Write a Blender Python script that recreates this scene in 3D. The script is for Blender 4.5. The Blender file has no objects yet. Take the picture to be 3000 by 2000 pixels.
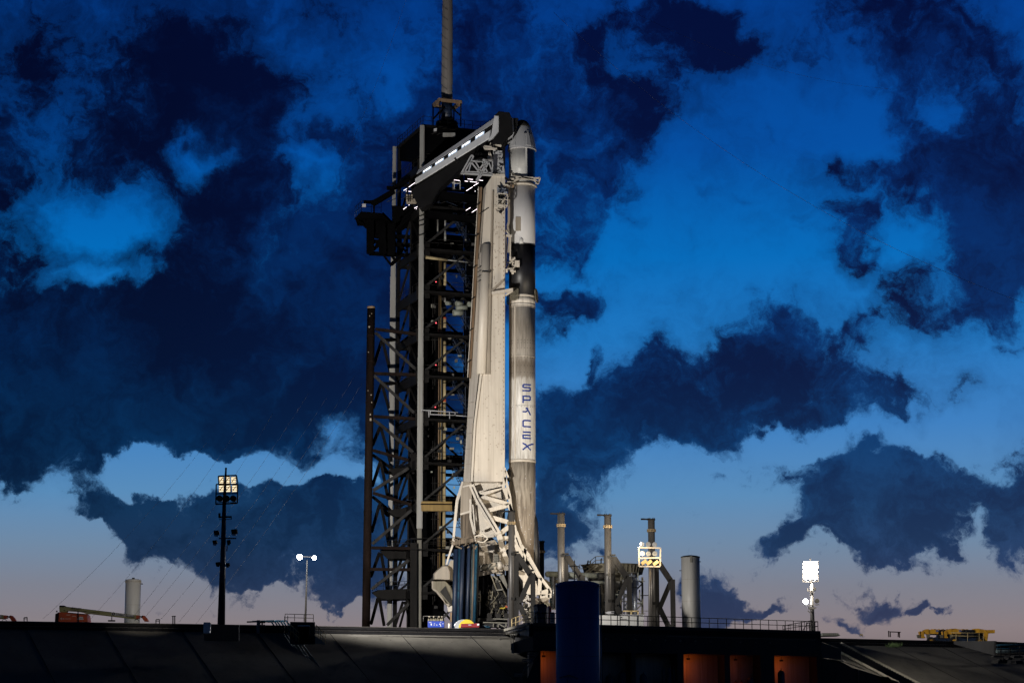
import bpy, bmesh, math, random
from mathutils import Vector, Matrix
R = math.radians
random.seed(7)
S = bpy.context.scene
COL = S.collection
# ---------------------------------------------------------------- camera
F = 6100.0; PITCH = R(10.2); CAMZ = 2.0
cp, sp = math.cos(PITCH), math.sin(PITCH)
cd = bpy.data.cameras.new('camera'); cam = bpy.data.objects.new('camera', cd); COL.objects.link(cam)
cd.sensor_width = 36; cd.lens = F / 3000 * 36; cd.clip_start = 1; cd.clip_end = 6000
cam.location = (0, 0, CAMZ); cam.rotation_euler = (math.pi/2 + PITCH, 0, 0); S.camera = cam
S.view_settings.view_transform = 'Standard'; S.view_settings.look = 'None'
S.view_settings.exposure = 0; S.view_settings.gamma = 1
S.cycles.max_bounces = 4
S.cycles.use_denoising = True
S.cycles.use_adaptive_sampling = True; S.cycles.adaptive_threshold = .02; S.cycles.adaptive_min_samples = 12

def P(px, py, Y):                     # the point Y metres ahead seen at a pixel of the 3000x2000 photo
    u = (px-1500)/F; v = (1000-py)/F
    t = Y/(cp - v*sp)
    return Vector((u*t, Y, CAMZ + t*(sp + v*cp)))
def PZ(px, py, z):                    # the point at height z seen at a pixel
    u = (px-1500)/F; v = (1000-py)/F
    t = (z-CAMZ)/(sp + v*cp)
    return Vector((u*t, t*(cp - v*sp), z))
def XA(px, Y, z):
    return (px-1500)/F*(Y*cp + (z-CAMZ)*sp)

# ---------------------------------------------------------------- world: dusk sky with broken cloud
def srgb(r, g, b):
    f = lambda c: (c/255/12.92 if c/255 <= 0.04045 else ((c/255+0.055)/1.055)**2.4)
    return (f(r), f(g), f(b), 1)
W = bpy.data.worlds.new('World'); S.world = W; W.use_nodes = True
W.cycles.sampling_method = 'MANUAL'; W.cycles.sample_map_resolution = 256
nt = W.node_tree; N = nt.nodes; L = nt.links; N.clear()
def nd(t, **k):
    n = N.new(t)
    for a, b in k.items(): setattr(n, a, b)
    return n
def mth(op, a, b=None, c=None, clamp=False):
    n = nd('ShaderNodeMath', operation=op, use_clamp=clamp)
    for i, v in enumerate((a, b, c)):
        if v is None: continue
        if isinstance(v, (int, float)): n.inputs[i].default_value = v
        else: L.new(v, n.inputs[i])
    return n.outputs[0]
tc = nd('ShaderNodeTexCoord'); sx = nd('ShaderNodeSeparateXYZ'); L.new(tc.outputs['Generated'], sx.inputs[0])
az = mth('ARCTAN2', sx.outputs[0], sx.outputs[1]); el = mth('ARCSINE', sx.outputs[2])
cv = nd('ShaderNodeCombineXYZ'); L.new(az, cv.inputs[0]); L.new(el, cv.inputs[1])
def vm(op, a, b, s=None):
    n = nd('ShaderNodeVectorMath', operation=op)
    for i, v in enumerate((a, b)):
        if v is None: continue
        if isinstance(v, tuple): n.inputs[i].default_value = v
        else: L.new(v, n.inputs[i])
    if s is not None: n.inputs['Scale'].default_value = s
    return n.outputs[0]
def noise(vec, scale, detail=6, rough=.55, out='Fac', w=0, dist=0):
    n = nd('ShaderNodeTexNoise', noise_dimensions='3D'); n.inputs['Scale'].default_value = scale
    n.inputs['Detail'].default_value = detail; n.inputs['Roughness'].default_value = rough
    n.inputs['Distortion'].default_value = dist
    if w: vec = vm('ADD', vec, (w, w*1.7, w*.4))
    L.new(vec, n.inputs['Vector']); return n.outputs[out]
base = cv.outputs[0]
wc = vm('SUBTRACT', noise(base, 26, 3, .5, 'Color', 3), (.5, .5, .5)); w1 = vm('SCALE', wc, None, .046)
wf = vm('SUBTRACT', noise(base, 90, 5, .6, 'Color', 8), (.5, .5, .5)); w2 = vm('SCALE', wf, None, .017)
wv = vm('ADD', vm('ADD', base, w1), w2)
def azel(dx, dy):
    u = (dx*1.27551-1500)/F; v = (1000-dy*1.27551)/F
    d = Vector((u, cp - v*sp, sp + v*cp)).normalized()
    return math.atan2(d.x, d.y), math.asin(d.z)
def blobs(lst, grow=1.6):
    acc = None
    for b in lst:
        x, y, rx, ry, a, amp = (tuple(b)+(0, 1.3))[:6] if len(b) == 4 else (b if len(b) == 6 else tuple(b)+(1.3,))
        A, E = azel(x, y); k = 1.27551/F*grow
        m = nd('ShaderNodeMapping', vector_type='TEXTURE')
        m.inputs['Location'].default_value = (A, E, 0); m.inputs['Rotation'].default_value = (0, 0, R(-a))
        m.inputs['Scale'].default_value = (rx*k/math.cos(E), ry*k, 1); L.new(wv, m.inputs['Vector'])
        g = nd('ShaderNodeTexGradient', gradient_type='SPHERICAL'); L.new(m.outputs[0], g.inputs[0])
        acc = mth('MULTIPLY', g.outputs['Fac'], amp) if acc is None else mth('MULTIPLY_ADD', g.outputs['Fac'], amp, acc)
    return acc
POS = [(250,250,420,300),(700,420,420,330),(1010,330,260,380),(330,850,520,170),(750,780,420,260),(960,700,220,300),(60,700,220,420),(1050,880,240,160),
 (60,1060,110,50),(400,1215,190,70,3,1.6),(270,1215,130,90,0,1.7),(720,1230,210,105,0,1.5),(860,1240,120,120,0,1.5),(140,1170,80,70,20),(610,1150,130,40,0,1.3),(830,1140,120,40),(600,1330,60,14,0,1.0),(780,1360,60,16,0,1.0),(500,930,420,90),(860,960,120,60),
 (700,1035,26,30,0,1.1),(640,1010,50,18,0,.8),
 (1130,90,130,130),(1180,260,130,100),(1500,55,130,75,0,1.5),(1430,190,185,115,-20,1.6),(1360,330,120,150,25,1.6),(1270,450,100,120,0,1.5),(1650,60,80,70),(1720,120,150,35,5,1.1),
 (1470,500,28,26,0,.9),(1280,560,80,80),(1250,740,50,40),(1345,705,60,36,-10),(1730,435,36,12,0,.7),(1640,440,25,14,0,.6),
 (2020,70,160,100,0,1.4),(2080,220,70,140,-20),(2230,90,110,90,0,1.2),(2300,200,80,100,0,1.2),(2290,470,150,200),(2340,330,90,160),(2100,410,190,70,-5,1.6),(1925,372,75,36,0,1.4),(2230,650,120,110),(2130,700,70,60,0,1.0),(1990,610,75,50,30,1.4),(1925,520,60,50,60,1.3),(2330,790,60,14,-25,.8),
 (1350,990,190,80,-8,1.6),(1500,880,110,80,0,1.4),(1790,810,130,100,0,1.5),(1650,890,160,70,0,1.4),(1950,880,120,70,0,1.4),(1990,760,80,35,-25,1.2),(1368,835,16,36,0,1.0),(1290,1090,110,70),(1250,1150,40,40),(1420,1030,46,36,0,1.1),(1620,1010,70,50,0,.9),(1710,1060,50,46,0,.9),(1780,960,250,55,0,1.2),(2090,930,60,50,30,1.0),(2010,960,50,30,0,1.0),(1640,1120,36,14,0,.6),
 (2010,1120,160,110,10,1.7),(2170,1085,110,50,10,1.3),(2325,1150,50,120,0,1.5),(1880,1200,70,50,-20,1.2),(1800,1265,70,30,-35,1.2),(2060,1230,110,60,0,1.5),(1980,1270,60,30,0,.8),
 (1645,1340,48,46,0,1.2),(1700,1390,90,20,10,1.1),(1800,1398,60,12,0,1.0),(1600,1380,40,50,0,1.0),(2040,1382,85,28,5,1.3),(1950,1425,36,16,0,.9),(2140,1400,24,14,0,.9),(2180,1415,12,8,0,.9),(1995,1435,26,12,0,.8),
 (1300,1215,56,44,0,1.2),(1375,1275,22,18,0,.9),(1230,1230,60,60,0,1.1),(2200,920,30,20,-30,.6),(2140,990,24,24,30,.6),(2040,1010,30,24,0,.6)]
NEG = [(1840,1030,130,26,-8,1.5),(2130,1000,90,24,0,1.0),(2250,1000,60,50,0,.8),(1190,640,110,30,0,1.0),(1200,830,120,80,0,1.3),(1120,1000,60,180,0,.7),(800,135,150,50,0,.85),(900,170,60,40,0,.6),(660,70,50,90,0,.45),(970,40,60,40,0,.4),(740,250,60,50,-20,.7),(860,210,60,30,-20,.3),(700,380,60,20,10,1.1),(460,365,66,40,-15,1.3),
 (110,310,40,60,0,.4),(200,500,150,60,-10,1.0),(290,540,70,50,0,1.0),(190,590,60,70,0,1.0),(230,660,110,24,-12,1.1),(120,100,140,100,0,.12),(120,420,60,60,0,.4),
 (300,1095,120,26,-8,1.5),(440,1085,120,28,0,1.3),(380,1050,60,30,0,.7),(600,1075,100,26,0,1.2),(520,1050,80,30,0,.7),(640,1020,50,40,-30,.8),(780,1005,60,60,-40,1.2),(790,1092,70,14,5,1.3),(110,1075,26,40,0,.3),
 (90,1150,34,40,0,.8),(190,1235,22,22,0,.8),(30,1250,120,80,0,1.6),(120,1285,90,50,0,1.6),(440,1250,50,14,0,.45),(500,1215,30,20,0,.4),(1440,100,40,60,0,.6),(1980,230,30,80,0,.5),(2190,270,40,40,0,.8),(2060,560,60,30,0,.5),(1450,1060,40,20,0,.5),(1540,1010,30,16,0,.4)]
pos = mth('MINIMUM', blobs(POS, 1.62), 1.18); neg = blobs(NEG, 1.85)
Fd = mth('SUBTRACT', pos, neg)
n1 = noise(wv, 24, 9, .66, 'Fac', 1.7, .0); n2 = noise(wv, 80, 7, .68, 'Fac', 5.1); n3 = noise(wv, 11, 5, .6, 'Fac', 9.3); n4 = noise(base, 200, 4, .65, 'Fac', 2.2)
nn = mth('ADD', mth('MULTIPLY_ADD', n4, .34, -.17), mth('ADD', mth('MULTIPLY', mth('SUBTRACT', n1, .5), 2.3), mth('MULTIPLY', mth('SUBTRACT', n2, .5), 1.35)))
solid = mth('MINIMUM', blobs([(760,800,330,220,0,1.2),(330,860,330,120,0,1.1),(480,240,110,210,-8,1.0),(980,500,120,200,0,.9),(2290,470,90,150,0,1.0),(2020,1120,110,70,10,.9),(430,1215,110,45,0,.7),(1740,870,90,60,0,.6),(1400,960,110,50,0,.6)], 1.7), 1.0)
D = mth('ADD', mth('MULTIPLY_ADD', solid, .55, Fd), mth('MULTIPLY', nn, mth('MULTIPLY_ADD', solid, -.75, 1.0)))
def smooth(v, a, b, lo=0, hi=1):
    n = nd('ShaderNodeMapRange', interpolation_type='SMOOTHSTEP'); n.inputs[1].default_value = a; n.inputs[2].default_value = b
    n.inputs[3].default_value = lo; n.inputs[4].default_value = hi; L.new(v, n.inputs[0]); return n.outputs[0]
alpha1 = smooth(mth('DIVIDE', mth('SUBTRACT', D, .22), smooth(el, R(3), R(13), .55, 1.05)), 0, 1)
veil = smooth(mth('ADD', mth('MULTIPLY_ADD', n3, 2.3, -.88), mth('MULTIPLY_ADD', nn, .75, Fd)), -.05, 1.4, 0, .50)
veil = mth('MULTIPLY', smooth(az, -.12, .0, 1.4, 1.0), veil)
veil = mth('MULTIPLY', veil, smooth(el, R(5), R(11), .08, 1.0))
alpha = mth('MAXIMUM', alpha1, veil)
core = smooth(mth('ADD', mth('MULTIPLY_ADD', mth('SUBTRACT', n3, .5), 3.2, mth('MULTIPLY_ADD', mth('SUBTRACT', n1, .5), 1.6, mth('MULTIPLY', mth('MINIMUM', D, 1.5), .62))), mth('MULTIPLY', mth('SUBTRACT', n2, .5), .9)), .05, 1.25)
def ramp(fac, stops):
    r = nd('ShaderNodeValToRGB'); e = r.color_ramp.elements
    while len(e) > 1: e.remove(e[-1])
    for i, (p, c) in enumerate(stops):
        q = e[0] if i == 0 else e.new(p)
        q.position = p; q.color = srgb(*c)
    L.new(fac, r.inputs[0]); return r.outputs[0]
def elp(py): return ((PITCH - math.atan((py-1000)/F)) - R(-5)) / R(35)
eln = mth('DIVIDE', mth('SUBTRACT', el, R(-5)), R(35), clamp=True)
SKY = [(0,(30,28,32)),(elp(2000),(110,98,100)),(elp(1840),(136,126,130)),(elp(1720),(124,128,142)),(elp(1600),(110,136,164)),(elp(1450),(88,140,186)),(elp(1250),(60,128,194)),(elp(1000),(28,118,192)),(elp(760),(0,108,188)),(elp(450),(0,80,164)),(elp(50),(0,64,146)),(.82,(0,34,92)),(1,(0,8,30))]
CLD = [(0,(40,40,52)),(elp(1830),(58,72,102)),(elp(1700),(38,66,106)),(elp(1500),(22,68,114)),(elp(1300),(4,60,112)),(elp(1000),(0,50,108)),(elp(600),(0,42,102)),(elp(50),(0,38,100)),(1,(0,8,30))]
CORE = [(0,(30,30,40)),(elp(1830),(40,56,88)),(elp(1600),(14,50,88)),(elp(1350),(0,38,80)),(elp(1100),(0,25,66)),(elp(700),(0,15,56)),(elp(50),(0,13,56)),(1,(0,4,16))]
def mix(f, a, b, bt='MIX'):
    n = nd('ShaderNodeMix', data_type='RGBA', blend_type=bt)
    if isinstance(f, float): n.inputs[0].default_value = f
    else: L.new(f, n.inputs[0])
    for s, v in ((6, a), (7, b)):
        if isinstance(v, tuple): n.inputs[s].default_value = v
        else: L.new(v, n.inputs[s])
    return n.outputs[2]
cl = mix(core, ramp(eln, CLD), ramp(eln, CORE))
leftdark = smooth(az, -.22, .03, .54, 1.0)
skyc = mix(alpha, ramp(eln, SKY), cl)
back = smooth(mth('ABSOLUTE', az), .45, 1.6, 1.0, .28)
lit = mth('MULTIPLY_ADD', alpha, mth('SUBTRACT', leftdark, 1.0), 1.0)
cc = nd('ShaderNodeCombineXYZ')
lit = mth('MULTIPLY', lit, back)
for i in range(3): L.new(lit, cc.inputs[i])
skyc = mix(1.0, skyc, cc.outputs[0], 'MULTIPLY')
sky = nd('ShaderNodeTexSky', sky_type='NISHITA'); sky.sun_disc = False; sky.sun_elevation = R(1.0); sky.sun_rotation = R(15)
skyc = mix(.0006, skyc, sky.outputs[0], 'ADD')
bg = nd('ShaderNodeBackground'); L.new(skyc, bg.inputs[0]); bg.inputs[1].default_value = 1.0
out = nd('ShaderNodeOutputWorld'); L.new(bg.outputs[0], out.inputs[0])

# ---------------------------------------------------------------- lamps the place has (their housings are built further down)
def spot(name, loc, target, power, size, col=(1, .84, .62), blend=.5, rad=.6):
    d = bpy.data.lights.new(name, 'SPOT'); d.energy = power; d.spot_size = R(size); d.spot_blend = blend; d.color = col; d.shadow_soft_size = rad
    o = bpy.data.objects.new(name, d); COL.objects.link(o); o.location = loc
    o.rotation_euler = (Vector(target) - Vector(loc)).to_track_quat('-Z', 'Y').to_euler(); return o
def bulb(name, loc, power, col=(1, .9, .8), rad=.15):
    d = bpy.data.lights.new(name, 'POINT'); d.energy = power; d.color = col; d.shadow_soft_size = rad
    o = bpy.data.objects.new(name, d); COL.objects.link(o); o.location = loc; return o
sd = bpy.data.lights.new('sun', 'SUN'); sd.energy = .02; sd.angle = R(2); sd.color = (1, .75, .6)
so = bpy.data.objects.new('sun', sd); COL.objects.link(so); so.rotation_euler = (R(86), 0, R(-15)+math.pi)
MASTL = P(664, 1440, 216); MASTM = P(1903, 1620, 258); MASTR = P(2373, 1670, 262)
spot('flood_beam_left', MASTL + Vector((.5, 1.6, 0)), (0, 284, 40), 198000, 98, (1, .94, .86), .45)
spot('flood_beam_middle', MASTM + Vector((-1.6, .8, 1)), (-2, 284, 38), 17000, 95)
spot('flood_beam_right', MASTR + Vector((-1.5, -.6, 0)), (-2, 236, 8), 22000, 50, (1, .93, .82), .8)
bulb('rack_spill', MASTR + Vector((-.2, -1.2, .5)), 12500, (1, .9, .75), .5)
spot('side_lamp_beam', MASTL + Vector((-1.2, .6, -6)), (-48, 240, 13.5), 5200, 42, (1, .9, .75), .6, .3)

# ---------------------------------------------------------------- materials
def mat(name, col, rough=.6, metal=0, var=.25, scale=.8, streak=0, dark=(.02,.018,.015), spots=0, bump=.0, emit=None, es=0, seams=None, spec=.5):
    m = bpy.data.materials.new(name); m.use_nodes = True; t = m.node_tree; n = t.nodes; l = t.links
    b = n['Principled BSDF']; b.inputs['Roughness'].default_value = rough; b.inputs['Metallic'].default_value = metal
    b.inputs['Specular IOR Level'].default_value = spec
    if emit:
        b.inputs['Emission Color'].default_value = (*emit, 1); b.inputs['Emission Strength'].default_value = es
    g = n.new('ShaderNodeNewGeometry')
    mp = n.new('ShaderNodeMapping'); mp.inputs['Scale'].default_value = (1, 1, .25 if streak else 1); l.new(g.outputs['Position'], mp.inputs[0])
    a = n.new('ShaderNodeTexNoise'); a.inputs['Scale'].default_value = scale; a.inputs['Detail'].default_value = 8; a.inputs['Roughness'].default_value = .65; l.new(mp.outputs[0], a.inputs['Vector'])
    r = n.new('ShaderNodeMapRange'); r.inputs[1].default_value = .3; r.inputs[2].default_value = .7; r.inputs[3].default_value = 1-var; r.inputs[4].default_value = 1+var*.4; l.new(a.outputs['Fac'], r.inputs[0])
    mx = n.new('ShaderNodeMix'); mx.data_type = 'RGBA'; mx.blend_type = 'MULTIPLY'; mx.inputs[0].default_value = 1; mx.inputs[6].default_value = (*col, 1)
    cb = n.new('ShaderNodeCombineColor'); [l.new(r.outputs[0], cb.inputs[i]) for i in range(3)]; l.new(cb.outputs[0], mx.inputs[7]); o = mx.outputs[2]
    def over(fac, o, c):
        q = n.new('ShaderNodeMix'); q.data_type = 'RGBA'; l.new(fac, q.inputs[0]); l.new(o, q.inputs[6]); q.inputs[7].default_value = (*c, 1); return q.outputs[2]
    if streak:
        sm = n.new('ShaderNodeMapping'); sm.inputs['Scale'].default_value = (2.2, 2.2, .06); l.new(g.outputs['Position'], sm.inputs[0])
        s = n.new('ShaderNodeTexNoise'); s.inputs['Scale'].default_value = 1.6; s.inputs['Detail'].default_value = 6; l.new(sm.outputs[0], s.inputs['Vector'])
        q = n.new('ShaderNodeMapRange'); q.inputs[1].default_value = .48; q.inputs[2].default_value = .72; q.inputs[4].default_value = streak; l.new(s.outputs['Fac'], q.inputs[0]); o = over(q.outputs[0], o, dark)
    if spots:
        s = n.new('ShaderNodeTexVoronoi'); s.inputs['Scale'].default_value = 1.1; l.new(g.outputs['Position'], s.inputs['Vector'])
        q = n.new('ShaderNodeMapRange'); q.inputs[1].default_value = .16; q.inputs[2].default_value = .10; q.inputs[4].default_value = spots; l.new(s.outputs['Distance'], q.inputs[0]); o = over(q.outputs[0], o, dark)
    if seams:
        s = n.new('ShaderNodeSeparateXYZ'); l.new(g.outputs['Position'], s.inputs[0])
        w = n.new('ShaderNodeMath'); w.operation = 'PINGPONG'; w.inputs[1].default_value = seams; l.new(s.outputs[2], w.inputs[0])
        q = n.new('ShaderNodeMapRange'); q.inputs[1].default_value = .05; q.inputs[2].default_value = .02; q.inputs[4].default_value = .55; l.new(w.outputs[0], q.inputs[0]); o = over(q.outputs[0], o, dark)
    l.new(o, b.inputs['Base Color'])
    if bump:
        bn = n.new('ShaderNodeBump'); bn.inputs['Strength'].default_value = bump; bn.inputs['Distance'].default_value = .05; l.new(a.outputs['Fac'], bn.inputs['Height']); l.new(bn.outputs[0], b.inputs['Normal'])
    return m
M = dict(
 black=mat('black_painted_steel', (.013, .0125, .0125), .6, 0, .5, .9, .4, (.014, .011, .009), spec=.04),
 dark=mat('dark_panel_and_shade', (.003, .003, .0035), .8, 0, .5, .5, spec=.02),  # dark cladding, also painted shade on the side platform and behind the machinery
 arm_dark=mat('arm_dark_fabric', (.011, .011, .012), .85, 0, .3, .6, spec=.08),
 arm=mat('arm_white_panel', (.60, .615, .64), .4, 0, .22, .35, .15, (.2, .2, .2)),
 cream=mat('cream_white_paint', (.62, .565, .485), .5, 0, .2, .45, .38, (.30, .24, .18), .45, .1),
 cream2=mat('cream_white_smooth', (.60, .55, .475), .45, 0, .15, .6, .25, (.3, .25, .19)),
 shade=mat('weathered_shaded_tan', (.34, .295, .235), .6, 0, .25, .5, .5, (.16, .12, .09)),  # weathered tan, also the darker cream that paints shade on erector panels
 soot=mat('sooty_panel', (.20, .16, .12), .65, 0, .5, 1.2, 1, (.02, .017, .014), spec=.2),
 flange=mat('rusty_tan_flange', (.30, .20, .12), .7, 0, .4, .8, .5, (.08, .05, .03)),
 colm=mat('pale_grey_column_paint', (.30, .30, .285), .55, 0, .3, .5, .5, (.14, .10, .06)),
 rust=mat('rust_brown_steel', (.020, .013, .011), .8, 0, .6, .7, .6, (.010, .008, .008), .2, spec=.06),
 ochre=mat('ochre_pipe_paint', (.40, .27, .10), .6, 0, .35, .9, .5, (.10, .06, .03)),
 orange=mat('orange_paint_and_lamplight', (.46, .075, .02), .5, 0, .3, .9),  # orange paint, also lamplight coloured onto two bay cylinders
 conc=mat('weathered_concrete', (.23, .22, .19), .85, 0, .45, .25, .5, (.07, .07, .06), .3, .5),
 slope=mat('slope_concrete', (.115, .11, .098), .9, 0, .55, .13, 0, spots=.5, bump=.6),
 conc_dark=mat('stained_shaded_concrete', (.020, .021, .025), .85, 0, .5, .3, .5, (.01, .01, .012), 0, .4),  # stained concrete with the shade of the building front put into its colour
 kerb=mat('black_kerb', (.014, .014, .016), .85, 0, .5, .6, spec=.1),
 steel=mat('galvanised_steel', (.105, .10, .096), .45, .3, .4, 1.2, .45, (.06, .045, .03)),
 dsteel=mat('dark_bare_steel', (.026, .025, .024), .55, .1, .5, 1.0, .7, (.012,.010,.009), spec=.12),
 collar=mat('dull_brass_collar', (.27, .20, .11), .6, .2, .4, 2),
 white=mat('white_enamel', (.62, .62, .60), .4, 0, .15, .6, .2, (.3, .27, .22)),
 tank=mat('tank_white_paint', (.52, .51, .48), .45, 0, .12, .3, .25, (.28, .26, .22)),
 navy=mat('navy_blue_tank_paint', (.016, .075, .25), .6, 0, .2, .3, .25, (.006, .02, .09)),
 blue=mat('cobalt_blue_plastic', (.006, .03, .24), .4, 0, .2, 2),
 bluesteel=mat('faded_blue_wrap', (.010, .06, .11), .6, 0, .8, 2.2, 1, (.012, .016, .024), .6, .4, spec=.2),
 bluepale=mat('pale_peeling_blue', (.085, .12, .135), .65, 0, .8, 2.5, 1, (.02, .03, .04), .7, .5, spec=.2),
 bluedark=mat('midnight_blue_steel', (.011, .024, .058), .5, 0, .5, .8, .6, (.004, .005, .01)),
 red=mat('red_painted_metal', (.14, .006, .010), .45, 0, .2, 1.5),
 yellow=mat('yellow_cover', (.42, .32, .012), .5, 0, .15, 1.5),
 amber=mat('machine_amber_paint', (.78, .40, .03), .5, 0, .35, 1.6, .4, (.12, .06, .02)),
 olive=mat('cream_olive_boom_paint', (.30, .29, .13), .5, 0, .25, 1.0),
 rail=mat('yellowed_rail_paint', (.46, .35, .17), .6, 0, .3, 2),
 glassd=mat('dark_glass', (.01, .012, .016), .12, 0, .2, 1),
 rubber=mat('black_rubber', (.012, .012, .012), .85, 0, .3, 3),
 wire=mat('steel_wire', (.05, .055, .07), .6, .3, .2, 1),
 gpipe=mat('greenish_grey_pipe', (.30, .32, .27), .55, 0, .3, .8, .4, (.12, .1, .07)),
 hopper=mat('khaki_stained_steel', (.20, .18, .13), .75, 0, .5, .6, .6, (.05, .04, .03)),
 foil=mat('silver_insulation', (.42, .45, .50), .35, .5, .4, 2),
 blk_int=mat('black_interstage', (.014, .014, .017), .42, 0, .3, .6),
 solar=mat('dark_solar_panel', (.006, .008, .022), .25, 0, .3, 1),
 cap_grey=mat('capsule_grey_white', (.40, .41, .43), .4, 0, .12, .8, .1, (.2, .2, .22)),
 letter=mat('cobalt_lettering', (.005, .035, .25), .6, 0, .1, 1),
 blackink=mat('black_lettering', (.01, .01, .012), .5, 0, .1, 1),
 whiteink=mat('white_decal', (.5, .5, .52), .5, 0, .1, 1),
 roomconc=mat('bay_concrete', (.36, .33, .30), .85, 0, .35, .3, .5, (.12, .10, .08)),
 tube=mat('fluorescent_tube', (.9, .9, .9), emit=(1, .84, .92), es=3.5),
 winlamp=mat('window_strip_lamp', (.9, .9, .9), emit=(.93, .95, 1), es=2),
 winpane=mat('lit_window_pane', (.5, .56, .62), .3, emit=(.40, .52, .68), es=.75),
 flood=mat('burning_flood_lens', (1, 1, 1), emit=(1, .97, .9), es=60),
 floodw=mat('warm_lens_and_fin_glow', (1, 1, 1), emit=(1, .86, .60), es=1.6),  # warm lens, also the glow put on the left rack's lamp fins
 floodcool=mat('cool_white_lens', (1, 1, 1), emit=(.9, .95, 1), es=80),
 red_led=mat('red_indicator', (.3, 0, 0), emit=(1, .1, .12), es=3),
 grimy=mat('grimy_brace_steel', (.042, .041, .041), .6, 0, .5, 1, .5, (.01,.008,.007), spec=.08),
 pale_och=mat('pale_yellow_riser', (.46, .37, .20), .6, 0, .3, .9, .5, (.14, .09, .04)),
 foliage=mat('weed_green', (.03, .06, .015), .8, 0, .5, 6),
)
# ---------------------------------------------------------------- mesh helpers
ORG = {}
class MB:
    def __init__(s): s.b = bmesh.new()
    def face(s, vs, smooth=False):
        try:
            f = s.b.faces.new(vs); f.smooth = smooth; return f
        except ValueError: return None
    def hull(s, a, b, smooth=False, caps=True):      # two rings of points joined
        va = [s.b.verts.new(p) for p in a]; vb = [s.b.verts.new(p) for p in b]; n = len(va)
        for i in range(n): s.face((va[i], va[(i+1) % n], vb[(i+1) % n], vb[i]), smooth)
        if caps: s.face(va[::-1]); s.face(vb)
        return s
    def beam(s, a, b, w, d=None, up=None):
        a = Vector(a); b = Vector(b); d = d or w; x = (b-a)
        if x.length < 1e-4: return s
        x.normalize(); u = Vector(up) if up else (Vector((0, 1, 0)) if abs(x.y) < .9 else Vector((0, 0, 1)))
        y = x.cross(u).normalized()*w/2; z = x.cross(y).normalized()*d/2
        r = lambda c: [c+y+z, c-y+z, c-y-z, c+y-z]
        return s.hull(r(a), r(b))
    def box(s, c, sz, rz=0):
        c = Vector(c); m = Matrix.Rotation(rz, 3, 'Z'); hx, hy, hz = sz[0]/2, sz[1]/2, sz[2]/2
        r = lambda z: [c + m @ Vector((x*hx, y*hy, 0)) + Vector((0, 0, z)) for x, y in ((-1, -1), (1, -1), (1, 1), (-1, 1))]
        return s.hull(r(-hz), r(hz))
    def tube(s, a, b, r, n=10, r2=None, caps=True):
        a = Vector(a); b = Vector(b); r2 = r if r2 is None else r2; x = (b-a)
        if x.length < 1e-4: return s
        x.normalize(); u = Vector((0, 0, 1)) if abs(x.z) < .9 else Vector((1, 0, 0)); y = x.cross(u).normalized(); z = x.cross(y)
        ring = lambda c, q: [c + (y*math.cos(2*math.pi*i/n) + z*math.sin(2*math.pi*i/n))*q for i in range(n)]
        return s.hull(ring(a, r), ring(b, r2), True, caps)
    def path(s, pts, r, n=8):
        for a, b in zip(pts[:-1], pts[1:]): s.tube(a, b, r, n)
        return s
    def lathe(s, x, y, prof, n=40, a0=0, a1=2*math.pi):
        full = abs(a1-a0-2*math.pi) < 1e-6; k = n if full else n+1; rings = []
        for z, r in prof:
            rings.append([s.b.verts.new((x + r*math.cos(a0+(a1-a0)*i/n), y + r*math.sin(a0+(a1-a0)*i/n), z)) for i in range(k)])
        for A, B in zip(rings[:-1], rings[1:]):
            for i in range(n): s.face((A[i], A[(i+1) % k], B[(i+1) % k], B[i]), True)
        if full: s.face(rings[0][::-1]); s.face(rings[-1])
        return s
    def prism(s, pts, Y, th=1.0):                     # outline at its own distance, extruded away from the viewer
        a = [P(x, y, Y) for x, y in pts]; b = [p + Vector((0, th, 0)) for p in a]
        return s.hull(a, b)
    def ball(s, c, r, n=12):
        c = Vector(c); return s.lathe(c.x, c.y, [(c.z + r*math.sin(-math.pi/2 + math.pi*i/8)*.999, max(.01, r*math.cos(-math.pi/2 + math.pi*i/8))) for i in range(9)], n)
    def build(s, name, m, parent=None, bevel=0):
        me = bpy.data.meshes.new(name); o0 = Vector((0, 0, 0))
        if parent is not None: o0 = ORG[parent.name]
        else:
            vs = [v.co for v in s.b.verts]; lo = [min(v[i] for v in vs) for i in range(3)]; hi = [max(v[i] for v in vs) for i in range(3)]
            o0 = Vector(((lo[0]+hi[0])/2, (lo[1]+hi[1])/2, lo[2]))
        bmesh.ops.translate(s.b, verts=s.b.verts[:], vec=-o0)
        bmesh.ops.recalc_face_normals(s.b, faces=s.b.faces[:])
        s.b.to_mesh(me); s.b.free(); me.materials.append(M[m] if isinstance(m, str) else m)
        o = bpy.data.objects.new(name, me); COL.objects.link(o)
        if parent is not None: o.parent = parent
        else: o.location = o0
        ORG[o.name] = o0
        if bevel:
            bv = o.modifiers.new('bevel', 'BEVEL'); bv.width = bevel; bv.segments = 2; bv.limit_method = 'ANGLE'
        return o
def merge(o, mb, m):
    o0 = ORG[o.name]; bmesh.ops.translate(mb.b, verts=mb.b.verts[:], vec=-o0); bmesh.ops.recalc_face_normals(mb.b, faces=mb.b.faces[:])
    for f in mb.b.faces: f.material_index = 1
    tmp = bpy.data.meshes.new('tmp'); mb.b.to_mesh(tmp); mb.b.free(); b = bmesh.new(); b.from_mesh(o.data); b.from_mesh(tmp); b.to_mesh(o.data); b.free(); bpy.data.meshes.remove(tmp)
    o.data.materials.append(M[m])
def thing(name, label, cat, loc, group=None):
    o = bpy.data.objects.new(name, None); COL.objects.link(o); o.location = loc; o.empty_display_size = .5; ORG[o.name] = Vector(loc)
    o['label'] = label; o['category'] = cat
    if group: o['group'] = group
    return o
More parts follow.
